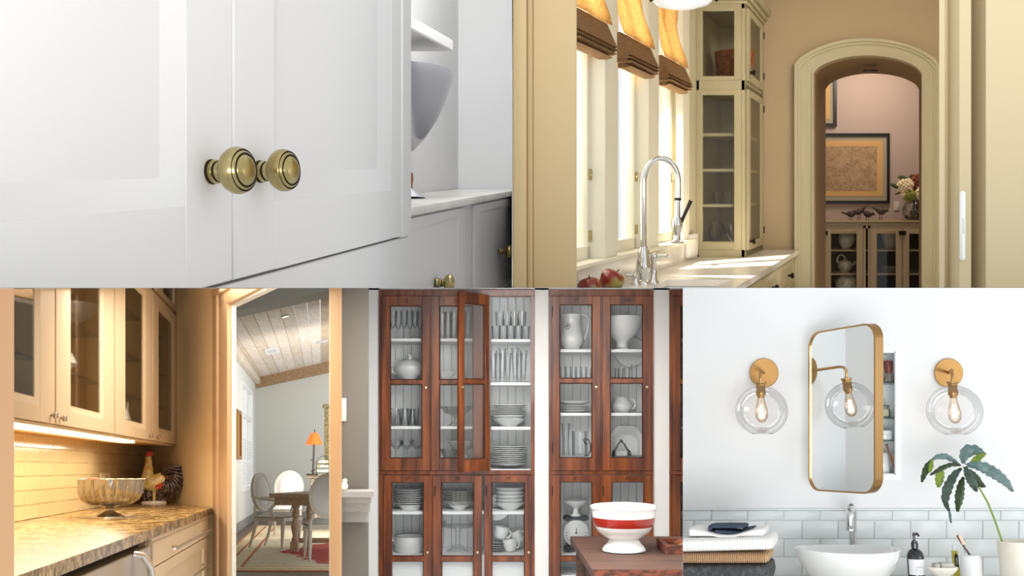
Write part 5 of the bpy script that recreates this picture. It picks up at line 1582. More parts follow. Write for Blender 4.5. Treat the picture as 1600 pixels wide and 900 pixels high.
g = G(); g.lathe(pf, (0, 0, 25.5 * KC), P_([(24.8, 0), (24.8, 1.5), (22.8, 1.5), (22.8, 0)]), 32, closed=True); build(g, 'rim', M('grey_rim', '8b8e90', .4), t)
g = G(); g.tube(pf, [(-24 * KC, 0, 22 * KC), (-29 * KC, 0, 23 * KC), (-29 * KC, 0, 19 * KC), (-24 * KC, 0, 17 * KC)], KC * 1.2, 8); build(g, 'handle', CROCK, t)
item('cake_stand', 715, 868.5, [(0, 0), (17, 0), (16, 3), (10, 5), (9, 9), (4, 11), (3, 20), (4, 22), (3, 30), (5, 37), (24, 39), (26, 41), (26, 46), (25.4, 46), (25, 41.5), (0, 40)], GLASSW, 'clear glass pedestal cake stand behind door 38', 'cake stand', seg=40)
def mug(px, py, dx, dz, tilt, r, label, dy=0):
    f0 = onshelf(px, py, dy)
    A = Fr(f0.p(dx * KC, 0, dz * KC), f0.X * cos(tilt) + f0.Z * sin(tilt), f0.Y, f0.Z * cos(tilt) - f0.X * sin(tilt))
    t = thing('mug', f0.p(dx * KC, 0, dz * KC), label, 'mug', 'white mugs behind door 39')
    g = G(); g.lathe(A, (0, 0, 0), P_([(0, 0), (r * .6, 0), (r * .8, 3), (r * .95, 10), (r, 19), (r * .93, 19), (r * .85, 10), (r * .6, 2.5), (0, 2)]), 24); build(g, 'cup', CROCK, t, smooth=60)
    g = G(); g.tube(A, [(KC * (r * .85 + 6 * sin(a)), 0, KC * (10 - 6 * cos(a))) for a in [pi * q / 7 for q in range(8)]], KC * 1.2, 8); build(g, 'handle', CROCK, t)
mug(798, 868.5, 0, 1.5, .12, 11, 'white mug at the front of the pile behind door 39')
mug(781, 868.5, 0, 21, -.2, 11.5, 'white mug perched on top of the pile behind door 39')
mug(812, 868.5, 0, 13, .5, 10, 'white mug tipped at the right of the pile behind door 39', .06)
stack(778, 868.5, 5, 11, 3.3, 'small grey saucer under the mugs behind door 39', 'saucers behind door 39', CROCKG)
# bottom compartment edges
item('glass_bowl', 648, 923, [(0, 0), (14, 0), (20, 20), (22, 30), (21, 30), (13, 3), (0, 3)], GLASSW, 'glass bowl whose rim shows below door 37 rail', 'bowl')

# right cupboard contents
jf = onshelf(893.5, 545)
jf = Fr(jf.O, jf.X * .93, jf.Y * .93, jf.Z * .98)
t = thing('water_pitcher', jf.p(0, 0, 0), 'tall white ironstone pitcher with a small round crest behind door 29', 'pitcher')
g = G(); g.lathe(jf, (0, 0, 0), P_([(0, 0), (13, 0), (14, 3), (19, 12), (20, 20), (17, 32), (14.5, 42), (15.5, 50), (17.5, 57), (16.5, 57), (13.5, 48), (12, 42), (16, 28), (18, 18), (12, 3), (0, 2)]), 36, wave=lambda a, h: 1 + (.16 * max(0, cos(a - pi)) ** 6 * max(0, (h / KC - 44) / 14))); build(g, 'body', CROCK, t, smooth=60)
g = G(); g.tube(jf, [(KC * 13, 0, KC * 52), (KC * 19, 0, KC * 59), (KC * 27, 0, KC * 57), (KC * 30, 0, KC * 45), (KC * 27, 0, KC * 30), (KC * 22, 0, KC * 18)], KC * 1.7, 10); build(g, 'handle', CROCK, t, smooth=80)
g = G(); g.lathe(Fr(jf.p(-8.2 * KC, -15.2 * KC, 38 * KC), jf.X, jf.Y, jf.Z), (0, 0, 0), P_([(4.6, -1), (4.6, -1.8), (3.6, -1.8), (3.6, -1)]), 20, axis='y', closed=True)
g.tube(jf, [(-10.5 * KC, -17 * KC, 36 * KC), (-7 * KC, -17 * KC, 40 * KC)], KC * .7, 6); g.tube(jf, [(-10 * KC, -17 * KC, 40 * KC), (-6.5 * KC, -17 * KC, 36.5 * KC)], KC * .7, 6)
build(g, 'crest', M('grey_crest', '5e6468', .5), t)
item('footed_bowl', 972, 545, [(0, 0), (13, 0), (13, 2), (9, 5), (9, 13), (13, 17), (24, 26), (30, 38), (33, 52), (31.5, 52), (28, 38), (22, 27), (0, 19)], CROCK, 'large white footed bowl behind door 30', 'bowl', seg=40)
item('oval_platter', 985, 545, [(0, 0), (24, 0), (26, 2.5), (0, 3)], CROCKG, 'grey oval platter leaning behind the white footed bowl', 'platter', dy=.14, axis='y')
for k, px in enumerate((880, 888, 896, 904, 912, 920)):
    item('glass_tumbler', px, 592, [(0, 0), (4, 0), (5, 20), (4.5, 20), (3.5, 1.5), (0, 1.5)], GLASSW, 'small tumbler behind door 29, %s from left' % POS[k], 'glass', 'small tumblers behind door 29', .05 * (k % 2), seg=14)
for k, px in enumerate((958, 970, 980, 991)):
    item('glass_tumbler', px, 592, [(0, 0), (4, 0), (5, 18 + 6 * (k == 3)), (4.5, 18 + 6 * (k == 3)), (3.5, 1.5), (0, 1.5)], GLASSW, 'small tumbler behind door 30 on the second shelf, %s from left' % POS[k], 'glass', 'small tumblers behind door 30', .05 * (k % 2), seg=14)
stack(897, 645, 4, 25, 2.5, 'grey platter in the low stack behind door 29', 'platters behind door 29', CROCKG)
item('oval_dish', 897, 645, [(0, 12), (14, 12), (24, 16), (25, 18), (0, 18)], CROCKG, 'grey oval dish on the low stack behind door 29', 'dish')
jf = onshelf(971, 645)
t = thing('sugar_pot', jf.p(0, 0, 0), 'squat grey white pot with side handle behind door 30', 'pot')
g = G(); g.lathe(jf, (0, 0, 0), P_([(0, 0), (11, 0), (16, 6), (17, 12), (12, 19), (10, 24), (9, 24), (10, 19), (14, 12), (0, 3)]), 28); build(g, 'body', CROCKG, t, smooth=60)
g = G(); g.tube(jf, [(KC * (15 + 8 * sin(a)), 0, KC * (14 - 8 * cos(a))) for a in [pi * q / 7 for q in range(8)]], KC * 1.3, 8); build(g, 'handle', CROCKG, t)
item('glass_measuring_jug', 906, 714.5, [(0, 0), (11, 0), (12, 2), (12, 36), (13, 38), (12.3, 38), (11.2, 36), (11, 3), (0, 2)], GLASSW, 'straight glass jug behind door 29 at the bottom', 'jug')
item('glass_vase', 884, 714.5, [(0, 0), (6, 0), (5, 20), (7, 50), (6.4, 50), (4.3, 20), (4, 3), (0, 2)], GLASSW, 'slender glass vase at the left bottom behind door 29', 'vase', dy=.08)
jf = onshelf(918, 714.5, -.05)
g = G(); g.tube(jf, [(KC * x_, 0, KC * (z_ + .8)) for x_, z_ in ((-4, 0), (1, 1), (5, 8), (5, 18), (2, 25), (-3, 28), (-6, 25), (-4, 20), (0, 18))], KC * 1.1, 8)
tag(build(g, 'metal_scroll', M('dark_pewter', '4c5256', .4, .8)), 'dark curled metal handle at the bottom behind door 29', 'ornament')
jf = onshelf(979, 714.5, .14)
t = thing('serving_platter', jf.p(0, 0, 0), 'white octagonal platter standing on edge behind door 30', 'platter')
for k, (r_, y_) in enumerate(((1, 0), (.84, -.004), (.68, -.007))):
    pts = [(26 * r_, 0), (26 * r_, 34 * r_), (14 * r_, 48 * r_), (-14 * r_, 48 * r_), (-26 * r_, 34 * r_), (-26 * r_, 0)]
    g = G(); g.prism(jf, [(a * KC, b * KC) for a, b in pts], y_ - .006, y_); build(g, 'rim_step', CROCK if k != 1 else CROCKG, t)
jf = onshelf(971, 714.5, -.03)
t = thing('candle_sconce', jf.p(0, 0, 0), 'dark arched pewter ornament at the bottom behind door 30', 'ornament')
PEW = M('pewter', '5a6468', .4, .8)
g = G(); g.tube(jf, [(KC * a, 0, KC * (b + 1)) for a, b in ((-15, 0), (-13, 6), (-9, 10), (-5, 18), (0, 23), (5, 18), (9, 10), (13, 6), (15, 0))], KC * 1.2, 8); g.ball(jf, (0, 0, KC * 24), KC * 2.5); build(g, 'arch', PEW, t)
g = G(); g.box(jf, -9 * KC, 9 * KC, -.01, .01, 0, 9 * KC, .004); build(g, 'body', CROCKG, t)
for s in (-1, 1):
    g = G(); g.lathe(jf, (s * 12.5 * KC, 0, 0), P_([(0, 0), (3, 0), (1.5, 3), (2.6, 7), (1, 9), (0, 10)]), 12); build(g, 'foot', PEW, t)
# kitchen scale behind door 41
jf = onshelf(900, 868.5)
t = thing('kitchen_scale', jf.p(0, 0, 0), 'old dial kitchen scale with white pan behind door 41', 'scale')
BLK = M('grey_black_enamel', '3a3e40', .4)
g = G(); g.lathe(Fr(jf.p(0, 0, 31 * KC)), (0, 0, 0), P_([(0, -7), (19, -7), (20.5, -6), (20.5, 4), (0, 4)]), 40, axis='y'); build(g, 'dial_housing', M('white_dial', 'd3d6d6', .35), t, smooth=60)
g = G()
for k in range(24):
    a = 2 * pi * k / 24
    g.tube(jf, [(KC * 15 * cos(a), -7.2 * KC, KC * (31 + 15 * sin(a))), (KC * 17.5 * cos(a), -7.2 * KC, KC * (31 + 17.5 * sin(a)))], KC * .45, 5)
build(g, 'dial_marks', BLK, t, kind='stuff')
g = G(); g.tube(jf, [(0, -7.8 * KC, 31 * KC), (1 * KC, -7.8 * KC, 47 * KC)], KC * .6, 6); g.ball(jf, (0, -7.8 * KC, 31 * KC), KC * 1.6); build(g, 'needle', BLK, t)
g = G(); g.box(jf, -20 * KC, 20 * KC, -9 * KC, 9 * KC, 51 * KC, 54 * KC, .004)
for s in (-1, 1): g.ball(jf, (s * 14 * KC, 0, 54 * KC), 7 * KC, 8 * KC, 5 * KC)
build(g, 'platform', BLK, t)
g = G(); g.lathe(jf, (0, 0, 57 * KC), P_([(0, 0), (8, 0), (7, 2), (4.5, 4), (4.5, 11), (8, 14), (17, 19), (19.5, 24), (18.5, 24), (15, 19), (0, 15)]), 32); build(g, 'pan', CROCK, t, smooth=60)
g = G(); g.ball(jf, (-11 * KC, -2 * KC, 6 * KC), 9 * KC, 6 * KC, 6 * KC); g.ball(jf, (11 * KC, -2 * KC, 6 * KC), 9 * KC, 6 * KC, 6 * KC)
for k in range(8): g.ball(jf, ((-17 + k * 4.8) * KC, -7 * KC, (4 + (k * 3) % 7) * KC), 3 * KC, seg=8, rin=6)
build(g, 'foot', BLK, t)
# third cupboard hint
item('plate_edge', 1069, 666, [(0, 0), (10, 0), (16, 8), (16, 12), (0, 12)], CROCK, 'pale dish cut off in the rightmost cupboard', 'dish')
item('plate_edge', 1070, 800, [(0, 0), (10, 0), (16, 18), (16, 22), (0, 22)], CROCKG, 'grey dish cut off low in the rightmost cupboard', 'dish')

# grey chimney breast at left with mantel shelf
GREYW = M('grey_brown_wall', '6a645d', .9)
g = G(); g.prismz(RD, [(-1.9, 4.6), (-.690, 4.6), (-.962, 6.44), (-1.9, 6.44)], -1.6, 1.2); struct(g, 'wall_left', GREYW)
MANT = M('grey_mantel_paint', '918c87', .6)
def zz_(py, y): return (640 - py) * y / FPX
g = G()
for (py0, py1, px1, py_y) in ((768, 777, 584, 4.46), (777, 786, 580, 4.50), (786, 800, 578, 4.53), (800, 816, 576, 4.57)):
    x1_ = (px1 - 800) * py_y / FPX
    g.prismz(RD, [(-1.9, py_y), (x1_, py_y), (x1_ - .02, 4.598), (-1.9, 4.598)], zz_(py1, py_y), zz_(py0, py_y))
tag(build(g, 'mantel_shelf', MANT), 'grey moulded mantel shelf on the grey wall at left', 'shelf')
g = G(); g.box(RD, (530 - 800) * 4.59 / FPX, (541 - 800) * 4.59 / FPX, 4.585, 4.598, zz_(658, 4.59), zz_(622, 4.59), .003)
t = build(g, 'switch_plate', M('ivory_switch', 'd8d2b8', .4)); tag(t, 'ivory switch plate on the grey wall at left', 'switch')
g = G(); g.box(RD, (536.3 - 800) * 4.59 / FPX, (539 - 800) * 4.59 / FPX, 4.58, 4.585, zz_(645, 4.59), zz_(635, 4.59), .001); build(g, 'rocker', M('ivory_rocker', 'efe9d4', .4), t)
g = G(); fr = RD.rigid((537 - 800) * 4.5 / FPX, 4.5, zz_(768, 4.46)); g.ball(fr, (0, 0, .02), .02); g.ball(fr, (.004, 0, .045), .012); tag(build(g, 'figurine', M('pale_ceramic', 'dcd2bc', .4)), 'tiny pale ornament on the grey mantel shelf', 'figurine')

# old work table with the red striped bowl
TAB = M('worn_brown_table_wood', '4a3328', .6, n=('684a3c', 4, (.7, 9, 9), .35, .68), bump=(12, .5, (.6, 6, 6)))
TABE = M('chipped_red_edge', '8a4a34', .7, n=('4a2e24', 16, (1, 4, 2), .45, .6), bump=(30, .8, (1, 3, 1)))
t = thing('work_table', RD.p(.8, 5.1, -1.6), 'old brown wooden work table with worn edge in front of the cupboards', 'table')
ys = [4.56, 4.85, 5.15, 5.46, 5.76]
def xl_(y): return (891 - 800) * 5.76 / FPX + (.3815 - .3494) * (5.76 - y) / 1.2
for k in range(4):
    a, b_ = ys[k], ys[k + 1] - .003
    g = G(); g.prismz(RD, [(xl_(a), a), (1.4, a), (1.4, b_), (xl_(b_), b_)], -.80, -.76); build(g, 'board', TAB, t)
g = G(); g.box(RD, .385, 1.4, 4.555, 4.562, -.84, -.762); build(g, 'front_edge', TABE, t)
g = G(); g.box(RD, .42, 1.4, 4.60, 5.70, -1.0, -.801); build(g, 'apron', TAB, t)
for x_, y_ in ((.43, 4.62), (.41, 5.6)):
    g = G(); g.box(RD, x_ - .035, x_ + .035, y_ - .035, y_ + .035, -1.6, -.801, .004); build(g, 'leg', TAB, t)
tb_ = RD.rigid((1058 - 800) * 5.2 / FPX, 5.2, -.759)
t = thing('wooden_tray', tb_.p(0, 0, 0), 'reddish worn wooden box tray on the right end of the work table', 'tray')
g = G(); g.box(tb_, -.085, .2, -.15, .13, .0, .012); build(g, 'bottom', TAB, t)
g = G(); g.strip(Fr(tb_.O, tb_.X, tb_.Z, tb_.Y), [(-.09, -.155), (.2, -.155), (.2, .135), (-.09, .135)], [(-.065, -.13), (.2, -.13), (.2, .11), (-.065, .11)], .0, .045, closed=True); build(g, 'rim', TABE, t)
g = G(); g.ball(tb_, (.05, 0, .03), .07, .07, .03); build(g, 'wooden_dish', REDW, t)
bw_ = RD.rigid((975 - 800) * 5.15 / FPX, 5.15, -.7595)
K5_ = 5.15 / FPX
t = thing('serving_bowl', bw_.p(0, 0, 0), 'large white footed bowl with a red band on the work table', 'bowl')
pr = [(0, 0), (30, 0), (34, 1.5), (34, 4), (31, 8), (26, 13), (24, 17), (24, 19), (33, 24), (41, 31), (46, 39), (48, 45), (49.2, 53), (49.8, 60), (50.2, 65), (51.5, 66), (52, 68), (51.5, 70), (50, 70.5), (48, 69), (47, 60), (44, 44), (36, 31), (20, 23), (0, 21)]
pr = [(a, b * 1.0) for a, b in pr]
mis = [0] * (len(pr) - 1)
for i in range(len(pr) - 1):
    if 38.9 <= pr[i][1] < 53 and pr[i][0] > 44 and i < 13: mis[i] = 1
g = G(); g.lathe(bw_, (0, 0, 0), [(a * K5_, b * K5_) for a, b in pr], 64, mis=mis); build(g, 'bowl_body', [PORC, M('iron_red_glaze', '9c2418', .2, coat=.5)], t, smooth=60)

# ================================================================ E: white bathroom with mirror cabinet and sconces
CUR[0] = 'E'
YE = 4.0
WALL_E = M('cool_white_wall_paint', 'e6e8e9', .9)
TILE_E = M('white_glazed_tile', 'e0e6e7', .3, coat=.15)
GROUT_E = M('white_grout', 'e9ebea', .9)
GOLD = M('brushed_gold', 'b58e5e', .28, 1.0)
GOLDD = M('spun_gold_disc', 'ad8552', .34, 1.0)
def ex(px, y=YE): return (px - 1333) * y / FPX
def ez(py, y=YE): return (700 - py) * y / FPX
FEW = Fr(RE.p(0, YE, 0), (1, 0, 0), RE.Y, (0, 0, 1))
NX0, NX1, NZ0, NZ1 = ex(1290), ex(1401), ez(743), ez(548)
ztile = ez(797)
g = G()
for a, b_, c, d in ((-1.2, NX0, ztile, 1.2), (NX1, 1.2, ztile, 1.2), (NX0, NX1, NZ1, 1.2), (NX0, NX1, ztile, NZ0)):
    g.box(FEW, a, b_, 0, .16, c, d)
struct(g, 'wall_back', WALL_E)
g = G(); g.box(FEW, -1.2, 1.2, .0, .16, -.9, ztile); tw_ = struct(g, 'wall_back', GROUT_E)
g = G(); g.box(FEW, -1.2, 1.2, -.014, .0, ztile - .001, ztile + .007, .003); struct(g, 'trim_1', TILE_E)
rows_ = [(797.5, 813.2, 1112), (813.2, 841.7, 1084), (841.7, 870.2, 1112), (870.2, 898.7, 1084), (898.7, 927, 1112)]
for (p0, p1, off) in rows_:
    k = -2
    while True:
        a = off + 56.4 * (k); k += 1
        if a > 1640: break
        if a + 56.4 < 1066: continue
        g = G(); g.box(FEW, ex(a) + .0012, ex(a + 56.4) - .0012, -.0045, -.0005, ez(p1) + .0012, ez(p0) - .0012, .0015)
        build(g, 'tile', TILE_E, tw_)
g = G(); g.box(RE, -1.3, 1.3, 3.0, YE - .012, -.60, -.56, .004); tag(build(g, 'vanity_counter', MARBLE), 'white vanity counter below the bathroom tiles', 'countertop')

# niche
NICH = M('white_niche_metal', 'f1f4f5', .5)
t = thing('medicine_cabinet', FEW.p((NX0 + NX1) / 2, .08, NZ0), 'white recessed medicine cabinet with a brass framed mirror door swung open', 'cabinet')
g = G()
g.box(FEW, NX0, NX1, .135, .14, NZ0, NZ1); g.box(FEW, NX0, NX0 + .008, 0, .135, NZ0, NZ1); g.box(FEW, NX1 - .008, NX1, 0, .135, NZ0, NZ1)
g.box(FEW, NX0, NX1, 0, .135, NZ0, NZ0 + .008); g.box(FEW, NX0, NX1, 0, .135, NZ1 - .008, NZ1)
build(g, 'box', NICH, t)
g = G(); g.strip(FEW, [(NX0 - .02, NZ0 - .02), (NX1 + .02, NZ0 - .02), (NX1 + .02, NZ1 + .02), (NX0 - .02, NZ1 + .02)], [(NX0 + .004, NZ0 + .004), (NX1 - .004, NZ0 + .004), (NX1 - .004, NZ1 - .004), (NX0 + .004, NZ1 - .004)], -.006, 0, closed=True)
build(g, 'flange', M('white_flange', 'eef1f3', .4), t)
for py in (596, 652, 687.5):
    g = G(); g.box(FEW, NX0 + .01, NX1 - .01, .012, .13, ez(py) - .005, ez(py), .001); build(g, 'glass_shelf', SHELFG, t)
    g = G(); g.box(FEW, ex(1376), ex(1379), .02, .05, ez(py) - .016, ez(py) - .0055, .002); build(g, 'shelf_clip', M('green_grey_clip', '3e4f4c', .4), t)
# mirror door
U_ = RE.v(.264, -.35, 0); UL = U_.length; U_ = U_ / UL
NIN = Vector((.929, .370, 0)).normalized()
FMD = Fr(RE.p(-.179, 3.9, 0), U_, NIN, (0, 0, 1))
mz0, mz1 = -.172, .467
ro_ = rrect(0, UL, mz0, mz1, .062, 8)
ri_ = rrect(.008, UL - .008, mz0 + .006, mz1 - .006, .056, 8)
g = G(); g.strip(FMD, ro_, ri_, -.004, .034, closed=True); d = build(g, 'mirror_door', GOLD, t, label='brass framed mirror door with rounded corners')
g = G(); g.prism(FMD, rrect(.006, UL - .006, mz0 + .004, mz1 - .004, .057, 8), .001, .006); build(g, 'mirror_glass', M('mirror_glass', 'f2f5f6', .01, 1.0), d, smooth=0)
g = G(); g.prism(FMD, rrect(.006, UL - .006, mz0 + .004, mz1 - .004, .057, 8), .007, .03); build(g, 'door_back', NICH, d)
g = G(); g.box(FMD, .0, .03, .034, .08, .0, .05); g.box(FMD, .0, .03, .034, .08, .25, .30); build(g, 'hinge', STEEL, d, kind='stuff')

# things in the niche
def nf(px, py): return RE.rigid(ex(px, 4.06), 4.06, ez(py))
nb = nf(1389.5, 596)
t = thing('shaving_brush', nb.p(0, 0, 0), 'brush with dark red handle standing bristles down on the top glass shelf', 'brush')
g = G(); g.lathe(nb, (0, 0, 0), P_([(0, 0), (10, 0), (9.5, 6), (6.5, 16), (0, 16)], 4 / FPX * .92), 28, wave=lambda a, h: 1 + .05 * sin(14 * a)); build(g, 'bristles', M('grey_bristles', '9a9188', .9, n=('5c544e', 40, (6, 6, 1), .4, .6)), t)
g = G(); g.lathe(nb, (0, 0, 16 * .00245), P_([(0, 0), (7, 0), (6.5, 2), (7.5, 8), (8, 20), (7.5, 21), (0, 21)], 4 / FPX * .92), 24); build(g, 'handle', M('dark_red_wood', '6a3428', .35, n=('8e5040', 8, (3, 3, .5), .4, .6)), t)
nb = nf(1381, 652)
t = thing('perfume_bottle', nb.p(0, 0, 0), 'square glass bottle with cream liquid on the second glass shelf', 'bottle')
g = G(); g.box(nb, -.024, .022, -.02, .02, .0005, .052, .004); build(g, 'glass_body', glass('bottle_glass', (.5, .52, .5), (.9, .9, .84)), t)
g = G(); g.box(nb, -.02, .018, -.016, .016, .004, .036, .003); build(g, 'liquid', M('cream_liquid', 'e0dcc4', .2), t)
g = G(); g.box(nb, -.004, .008, -.006, .006, .052, .082, .002); build(g, 'stopper', M('grey_stopper', 'b5b8b4', .3), t)
nb = nf(1382, 687.5)
t = thing('round_jar', nb.p(0, 0, 0), 'low white lidded jar on the lowest glass shelf', 'jar')
g = G(); g.lathe(nb, (0, 0, 0), [(0, 0), (.030, 0), (.032, .004), (.032, .022), (0, .022)], 28); build(g, 'jar_body', PORC, t)
g = G(); g.lathe(nb, (0, 0, .0235), [(0, 0), (.033, 0), (.033, .014), (.03, .017), (0, .018)], 28); build(g, 'lid', PORC, t)
nb = nf(1380, 741)
t = thing('tooth_cup', nb.p(0, 0, 0), 'white cup at the bottom of the niche', 'cup')
g = G(); g.lathe(nb, (0, 0, 0), [(0, 0), (.024, 0), (.027, .004), (.027, .075), (.022, .088), (.018, .088), (.020, .07), (0, .01)], 28); build(g, 'cup_body', PORC, t)
g = G(); K = nf(1391, 741)
g.tube(K, [(.016, -.03, .002), (.0, -.03, .05), (-.014, -.03, .10), (-.020, -.03, .125)], [.006, .0055, .006, .008], 8, flat=.6)
t = build(g, 'wooden_toothbrush', M('cherry_wood', '8e5a3c', .5)); tag(t, 'wooden toothbrush leaning at the bottom of the niche', 'toothbrush')
g = G(); g.tube(K, [(.024, -.03, .002), (.010, -.03, .05), (.0, -.03, .08)], .0045, 6); build(g, 'second_handle', M('pale_brush_wood', 'c49a78', .5), t)

# sconces
BULBG = glass('amber_bulb_glass', (.75, .5, .36), (1, .93, .86), refl=.6)
FILA = M('glowing_filament', 'ffcf90', .5, emis=('ffc27a', 9))
def sconce(px, pxb, py, label, k=1.0):
    x, z = ex(px), ez(py)
    yb = 3.85
    xb = ex(pxb, yb)
    t = thing('wall_sconce', RE.p(x, YE, z), label, 'wall lamp', 'brass sconces either side of the mirror')
    pf_ = RE.rigid(x, YE - .001, z)
    g = G(); g.lathe(Fr(pf_.O, pf_.X, RE.Y, Vector((0, 0, 1))), (0, 0, 0), [(0, 0), (.060, 0), (.060, -.010), (.058, -.013), (0, -.013)], 48, axis='y'); build(g, 'wall_plate', GOLDD, t)
    b = RE.rigid(xb, yb, ez(598, yb))
    bo = b.O
    s0 = RE.p(x, YE - .012, z - .0)
    path = [s0, s0 + (bo + Vector((0, 0, .055)) - s0) * .5, s0 + (bo + Vector((0, 0, .055)) - s0) * .8, s0 + (bo + Vector((0, 0, .05)) - s0) * .93, bo + Vector((0, 0, .035)), bo + Vector((0, 0, .0))]
    g = G(); g.tube(None, path, .0058, 12); build(g, 'arm', GOLD, t, smooth=80)
    g = G(); g.lathe(b, (0, 0, 0), [(0, .004), (.022, .004), (.022, -.004), (.0185, -.006), (.0185, -.034), (.020, -.036), (.020, -.044), (.015, -.054), (.013, -.062), (0, -.062)], 28); build(g, 'socket', GOLD, t)
    g = G(); g.lathe(b, (0, 0, -.158 * k), [(0.012, .098 * k), (.014, .09), (.020, .066), (.025, .04), (.023, .018), (.012, .003), (0, 0)], 24); bl = build(g, 'bulb', BULBG, t, smooth=80)
    g = G()
    for q in range(6):
        a = q * pi / 3
        g.tube(b, [(.004 * cos(a), .004 * sin(a), -.09), (.010 * cos(a), .010 * sin(a), -.138), (.007 * cos(a + .5), .007 * sin(a + .5), -.10)], .0012, 5)
    g.lathe(b, (0, 0, -.142), [(0, 0), (.008, .004), (.010, .02), (.006, .05), (0, .056)], 12)
    build(g, 'filament', FILA, bl)
    R_ = .102 * k
    pr_ = []
    n = 20
    for i in range(n + 1):
        a = radians(-66 + (66 + 78) * i / n)
        pr_.append((R_ * cos(a), R_ * sin(a)))
    zc_g = -(640 - 598) * yb / FPX - .004
    pr_ = [(a, zc_g + b_ * .97) for a, b_ in pr_]
    inner = [(a - .0012, b_) for a, b_ in pr_[::-1]]
    g = G(); g.lathe(b, (0, 0, 0), pr_, 48); build(g, 'globe', GLOBE, t, smooth=80)
    g = G(); g.lathe(b, (0, 0, zc_g - .93 * R_ * .955), [(R_ * .40, -.001), (R_ * .415, .0015), (R_ * .40, .003), (R_ * .39, .001)], 48, closed=True); build(g, 'globe_rim', GLOBE, t, smooth=80)
sconce(1194, 1188, 583, 'brass wall sconce with clear glass globe left of the mirror')
sconce(1482, 1488, 583, 'brass wall sconce with clear glass globe right of the mirror', 1.03)
# faint lines on the painted wall are left plain

# towels
def towel(x0, x1, yc, dy, z0, z1, mat, label, waffle=(0, 0), nx=120, fold=.5, loc_dz=lambda f: 0, name='folded_towel', top=lambda f: 0):
    g = G(); rows = []
    h = (z1 - z0) / 2; zc = (z0 + z1) / 2
    for i in range(nx + 1):
        f = i / nx
        x = x0 + (x1 - x0) * f
        e = min(1, min(f, 1 - f) / .045)
        e = math.sqrt(1 - (1 - e) ** 2) if e < 1 else 1
        e = max(.03, e)
        ring = []
        m = 28
        for k in range(m):
            a = 2 * pi * k / m
            cx_, cz_ = cos(a), sin(a)
            sx_ = abs(cx_) ** .35 * (1 if cx_ > 0 else -1)
            sz_ = abs(cz_) ** .6 * (1 if cz_ > 0 else -1)
            bump = 1 + waffle[0] * (sin(f * waffle[1] * 2 * pi)) * (1 if waffle[0] else 0)
            zz = zc + loc_dz(f) + h * sz_ * (.25 + .75 * e) * bump + (top(f) if sz_ > 0 else 0)
            ring.append(RE.p(x, yc + dy * sx_ * (.6 + .4 * e) * (1 + .3 * (bump - 1)), zz))
        rows.append(ring)
    V = g.grid(rows, wrap=True)
    g.face(V[0][::-1]); g.face(V[-1])
    o = build(g, name, mat, smooth=60)
    return tag(o, label, 'towel', 'stack of folded towels') if o else None
yt = 3.42
def tx(px): return (px - 1333) * yt / FPX
def tz(py): return (700 - py) * (yt - .1) / FPX
towel(tx(1040), tx(1209), yt, .13, tz(912), tz(880.5), M('charcoal_denim', '3d3e40', .95, n=('5a5b5c', 60, (1, 1, 1), .4, .7), bump=(120, .5)), 'charcoal folded towel at the bottom of the stack', nx=60)
towel(tx(1040), tx(1206), yt, .125, tz(880), tz(863), M('tan_waffle', 'c3a17c', .95, bump=(110, .9)), 'tan waffle weave towel above the charcoal one', (.09, 52), nx=260)
towel(tx(1058), tx(1213), yt - .01, .135, tz(863) + .002, tz(841), M('white_ribbed_cotton', 'f4f4f2', .95, bump=(90, .4)), 'thick white ribbed towel above the tan one', (.05, 40), nx=260, loc_dz=lambda f: .008 * f)
towel(tx(1081), tx(1199), yt, .10, tz(841) + .004, tz(831), M('white_soft_cotton', 'f2f1ef', .95), 'small soft white towel rolled on the ribbed towel', nx=50, top=lambda f: .012 * cos(2 * pi * f))
BLUE = M('slate_blue_terry', '3c4a5c', .98, bump=(160, .8))
t = thing('washcloth', RE.p(tx(1142), yt, tz(833)), 'slate blue washcloth folded on top of the white towels', 'washcloth')
g = G(); CUR[0] = 'E'
def cloth(px0, px1, py0, py1, y, sk=0):
    rows = []
    for i in range(15):
        f = i / 14
        ring = []
        for k in range(16):
            a = 2 * pi * k / 16
            sz_ = abs(sin(a)) ** .6 * (1 if sin(a) > 0 else -1); sx_ = abs(cos(a)) ** .5 * (1 if cos(a) > 0 else -1)
            e = .6 if i in (0, 14) else 1
            ring.append(RE.p(tx(px0 + (px1 - px0) * f), y + .07 * sx_ * e, (tz(py0) + tz(py1)) / 2 + (tz(py1) - tz(py0)) / 2 * sz_ * e + sk * f))
        rows.append(ring)
    g = G(); V = g.grid(rows, wrap=True); g.face(V[0][::-1]); g.face(V[-1]); return g
build(cloth(1112, 1168, 827.5, 821.5, yt), 'upper_fold', BLUE, t, smooth=80)
build(cloth(1118, 1167, 835.5, 828, yt, -.010), 'lower_fold', BLUE, t, smooth=80)
build(cloth(1110.5, 1116, 832, 822.5, yt), 'side_fold', BLUE, t, smooth=80)
build(cloth(1160, 1179, 833, 829.5, yt + .02, .006), 'loose_corner', BLUE, t, smooth=80)

